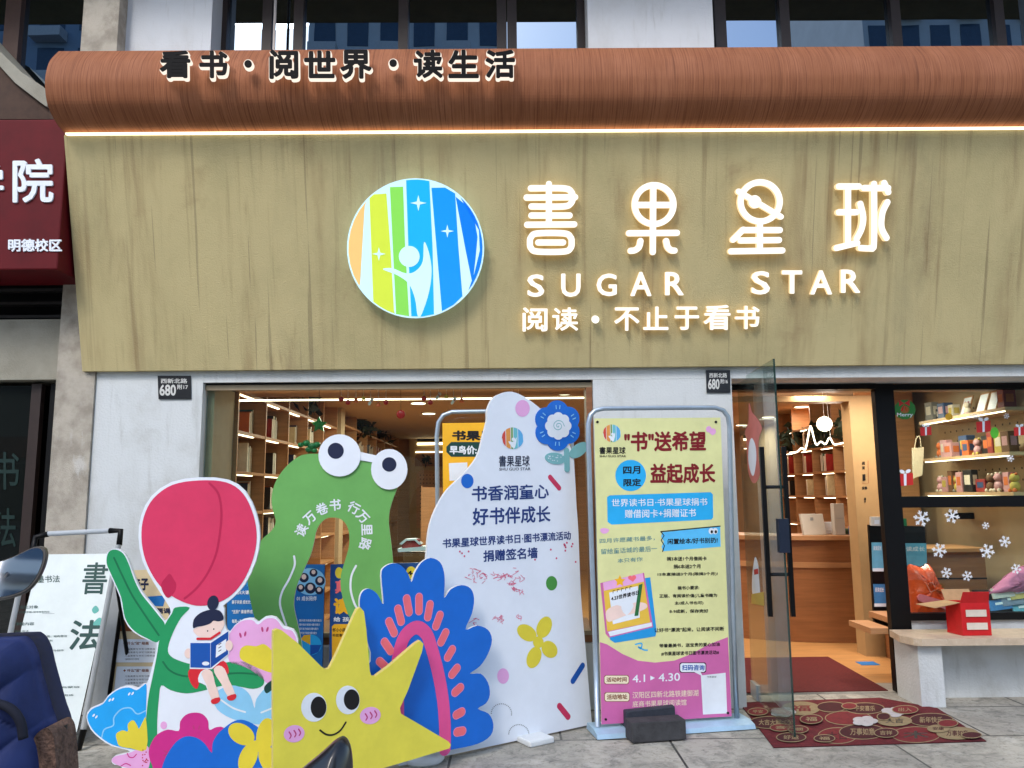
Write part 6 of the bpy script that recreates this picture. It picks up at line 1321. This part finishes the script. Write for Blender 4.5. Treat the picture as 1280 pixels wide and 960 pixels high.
# ================================================================== SCOOTERS in the foreground
quilt = mat('quilt_navy', (26, 42, 92), .75, .25, 5, bump=.4, bscale=24); fur = mat('brown_fur', (110, 84, 70), .95, .4, 60, bump=1.0, bscale=120)
blk = mat('scooter_black', (18, 18, 20), .3, .1, 10, coat=.4); tyre = mat('tyre', (22, 22, 22), .9, .1, 40, bump=.4); paint = mat('scooter_paint', (52, 56, 64), .3, .06, 8, coat=.6)
mirm = mat('mirror_silver', (225, 230, 235), .03, 0, metal=1); seatm = mat('seat_vinyl', (24, 24, 26), .5, .1, 20, bump=.3, bscale=150)
def scooter(loc, rz, label, mirrors, cover):
    """mirrors: list of (offset from handlebar centre, world centre, normal, tip shape)"""
    c, s_ = math.cos(rz), math.sin(rz)
    def L(x, y, z): return Vector((loc[0]+x*c-y*s_, loc[1]+x*s_+y*c, z))
    t = thing('electric_scooter', (loc[0], loc[1], 0), label, 'scooter')
    for y, nm in ((.25, 'wheel'), (-1.0, 'wheel')):
        wo_ = MB(); ctr = L(0, y, .21); ax = L(1, 0, 0)-L(0, 0, 0)
        wo_.lathe(ctr-ax*.045, [(.12, 0), (.19, .005), (.21, .03), (.21, .06), (.19, .085), (.12, .09)], tyre, 28, ax=ax); w1_ = wo_.build('wheel', t)
        MB().lathe(ctr-ax*.03, [(.02, 0), (.118, .008), (.118, .052), (.02, .06)], steel, 24, ax=ax).build('rim', w1_)
    MB().tube([L(0, .25, .21), L(0, .16, .5), L(0, .02, .98)], [.03, .035, .03], blk, 12).build('fork', t)
    MB().tube([L(-.33, -.03, 1.0), L(-.16, .0, .98), L(0, .02, .97), L(.16, .0, .98), L(.33, -.03, 1.0)], .014, blk, 10).build('handlebar', t)
    for k in (-1, 1): MB().tube([L(k*.24, -.012, .99), L(k*.35, -.035, 1.002)], .019, tyre, 10).build('grip', t)
    b = MB(); prof = [(-.17, .34), (-.2, .55), (-.16, .8), (-.1, .93), (0, .96), (.1, .93), (.16, .8), (.2, .55), (.17, .34), (0, .28)]
    b.prism([L(x, .12, z) for x, z in prof], L(0, .06, 0)-L(0, 0, 0), paint); b.build('leg_shield', t, bevel=.02)
    b = MB(); b.prism([L(-.14, -.75, .3), L(-.14, .1, .28), L(.14, .1, .28), L(.14, -.75, .3)], (0, 0, .05), paint); b.build('floorboard', t, bevel=.012)
    b = MB(); b.prism([L(-.13, -.42, .32), L(-.15, -.5, .68), L(-.14, -1.1, .72), L(-.1, -1.2, .5), L(-.1, -.8, .32)], L(.27, 0, 0)-L(0, 0, 0), paint); b.build('body', t, bevel=.03)
    b = MB(); b.prism([L(-.13, -.45, .70), L(-.13, -.6, .78), L(-.13, -.95, .79), L(-.13, -1.15, .80), L(-.13, -1.12, .73), L(-.13, -.5, .69)], L(.26, 0, 0)-L(0, 0, 0), seatm); b.build('seat', t, bevel=.025)
    MB().lathe(L(0, .19, .82), [(.001, 0), (.07, 0), (.075, .02), (.06, .05), (.001, .06)], mat('lamp_lens', (200, 206, 210), .1, coat=.5), 20, ax=L(0, 1, 0)-L(0, 0, 0)).build('headlight', t)
    for root, ctr, outline, face, tip in mirrors:
        mo = MB(); mo.tube([root, root+(ctr-root)*.5+Vector((0, 0, .02)), ctr], .006, blk, 8); ms_ = mo.build('mirror', t)
        U_, V_, N_ = face; pts = spline(outline, 4); n_ = len(pts)
        A = [ctr+U_*a+V_*b_ for a, b_ in pts]
        sh = MB(); lay = [(1.0, 0), (1.04, -.008), (.9, -.022), (.55, -.034), (.1, -.038)]
        vs = [ctr+U_*a*k+V_*b_*k+N_*d for k, d in lay for a, b_ in pts]
        fs = [(i*n_+j, i*n_+(j+1) % n_, (i+1)*n_+(j+1) % n_, (i+1)*n_+j) for i in range(len(lay)-1) for j in range(n_)]
        sh.add(vs, fs, blk, True); sh.build('mirror_shell', ms_)
        gm_ = MB(); gm_.add([ctr+U_*a*.93+V_*b_*.93+N_*.001 for a, b_ in pts], [list(range(n_))], mirm); gm_.add([ctr+U_*a+V_*b_ +N_*.0 for a, b_ in pts]+[ctr+U_*a*.92+V_*b_*.92+N_*.0 for a, b_ in pts], [(i, (i+1) % n_, n_+(i+1) % n_, n_+i) for i in range(n_)], blk); gm_.build('mirror_glass', ms_)
    return t, L
# first scooter: at the left edge, hidden under a quilted wind cover
Nm = Vector((.155, -1, .30)).normalized(); Um = Vector((0, 0, 1)).cross(Nm); Um = -Um if Um.x < 0 else Um; Um.normalize(); Vm = Nm.cross(Um); Vm = -Vm if Vm.z < 0 else Vm
mc1 = P(12, 716, 1.75)
outl = [(.062, .05), (.066, .02), (.055, -.02), (.03, -.045), (-.03, -.058), (-.08, -.05), (-.085, -.01), (-.05, .015), (.0, .035), (.04, .056)]
sx = mc1.x-.36
t1, L1 = scooter((sx, 1.78), 0.0, 'electric scooter under a navy quilted wind cover, with one silver mirror', [(Vector((sx+.2, 1.77, 1.0)), mc1, outl, (Um, Vm, Nm), 0)], True)
# the cover
rowsq = [(1.00, 1.0), (.96, 1.06), (.88, 1.12), (.78, 1.15), (.66, 1.17), (.5, 1.18), (.36, 1.16)]
FQt = Frame((0, 1.72, 0), (1, 0, 0), (0, 0, 1))
qo = [(-170, 812), (-60, 800), (20, 795), (37, 797), (47, 812), (53, 836), (60, 862), (66, 884), (73, 905), (76, 930), (78, 975), (74, 1100), (60, 1180), (-60, 1190), (-250, 1190), (-330, 1100), (-330, 900), (-260, 830)]
def quilt_cover():
    q = [FQt.loc(*p) for p in spline(qo, 12)]; cx = sum(a for a, b in q)/len(q); cy = sum(b for a, b in q)/len(q); n_ = len(q); V = []; f = []; rings = 44
    for k in range(rings):
        s_ = 1-k/rings; d = .13*math.sqrt(1-s_*s_)
        for i, (a, b) in enumerate(q):
            x, z = cx+(a-cx)*s_, cy+(b-cy)*s_
            u, v = (x+z)*9, (x-z)*9; puff = .028*(abs(math.sin(u*math.pi/1.15+.5*math.sin(z*14)))**.5*abs(math.sin(v*math.pi/1.15+.4*math.sin(x*17)))**.5)*min(1, k/4)
            V.append(FQt.pt(x, z, d+puff*(1 if k else 0)))
    V.append(FQt.pt(cx, cy, .14))
    for k in range(rings-1):
        for i in range(n_): f.append((k*n_+i, k*n_+(i+1) % n_, (k+1)*n_+(i+1) % n_, (k+1)*n_+i))
    for i in range(n_): f.append(((rings-1)*n_+i, (rings-1)*n_+(i+1) % n_, rings*n_))
    V2 = [FQt.pt(a, b, -.05) for a, b in q]; o_ = len(V); V += V2; f.append([o_+i for i in range(n_)]); f += [(i, (i+1) % n_, o_+(i+1) % n_, o_+i) for i in range(n_)]
    return MB().add(V, f, quilt, True)
cv = quilt_cover().build('wind_cover', t1)
MB().tube([FQt.pt(*FQt.loc(*p), .1) for p in spline([(-120, 868), (-40, 862), (20, 862), (48, 868), (62, 884), (66, 905)], 4, False)], .009, mat('navy_binding', (14, 18, 34), .8), 8).build('binding', cv)
m = MB(); rr = random.Random(2); FQf = FQt.at(.03)
m.slab(FQf, spline([(52, 920), (64, 906), (74, 908), (79, 930), (80, 1000), (52, 1020), (50, 950)], 4), fur, -.05, .03, smooth=0); m.build('fur_lining', cv)
MB().tube([FQt.pt(*FQt.loc(*p), .01) for p in [(80, 905), (82, 960), (80, 1080)]], .012, blk, 8).build('cover_strap', cv)
# second scooter: right under the camera, only its mirror tip shows
mc2 = P(416, 976, 1.1)
N2 = Vector((-.15, -.97, .2)).normalized(); U2 = Vector((0, 0, 1)).cross(N2).normalized(); U2 = -U2 if U2.x < 0 else U2; V2_ = N2.cross(U2); V2_ = -V2_ if V2_.z < 0 else V2_
out2 = [(a*.86, b*.9-.004) for a, b in [(.018, .062), (.028, .04), (.031, .0), (.02, -.06), (-.02, -.07), (-.075, -.055), (-.085, -.02), (-.055, .012), (-.02, .04), (.004, .06)]]
t2, L2 = scooter((mc2.x-.42, 1.0), .05, 'dark electric scooter whose black mirror tip covers the star\'s chin', [(Vector((mc2.x-.2, 1.0, 1.0)), mc2, out2, (U2, V2_, -N2), 0)], False)
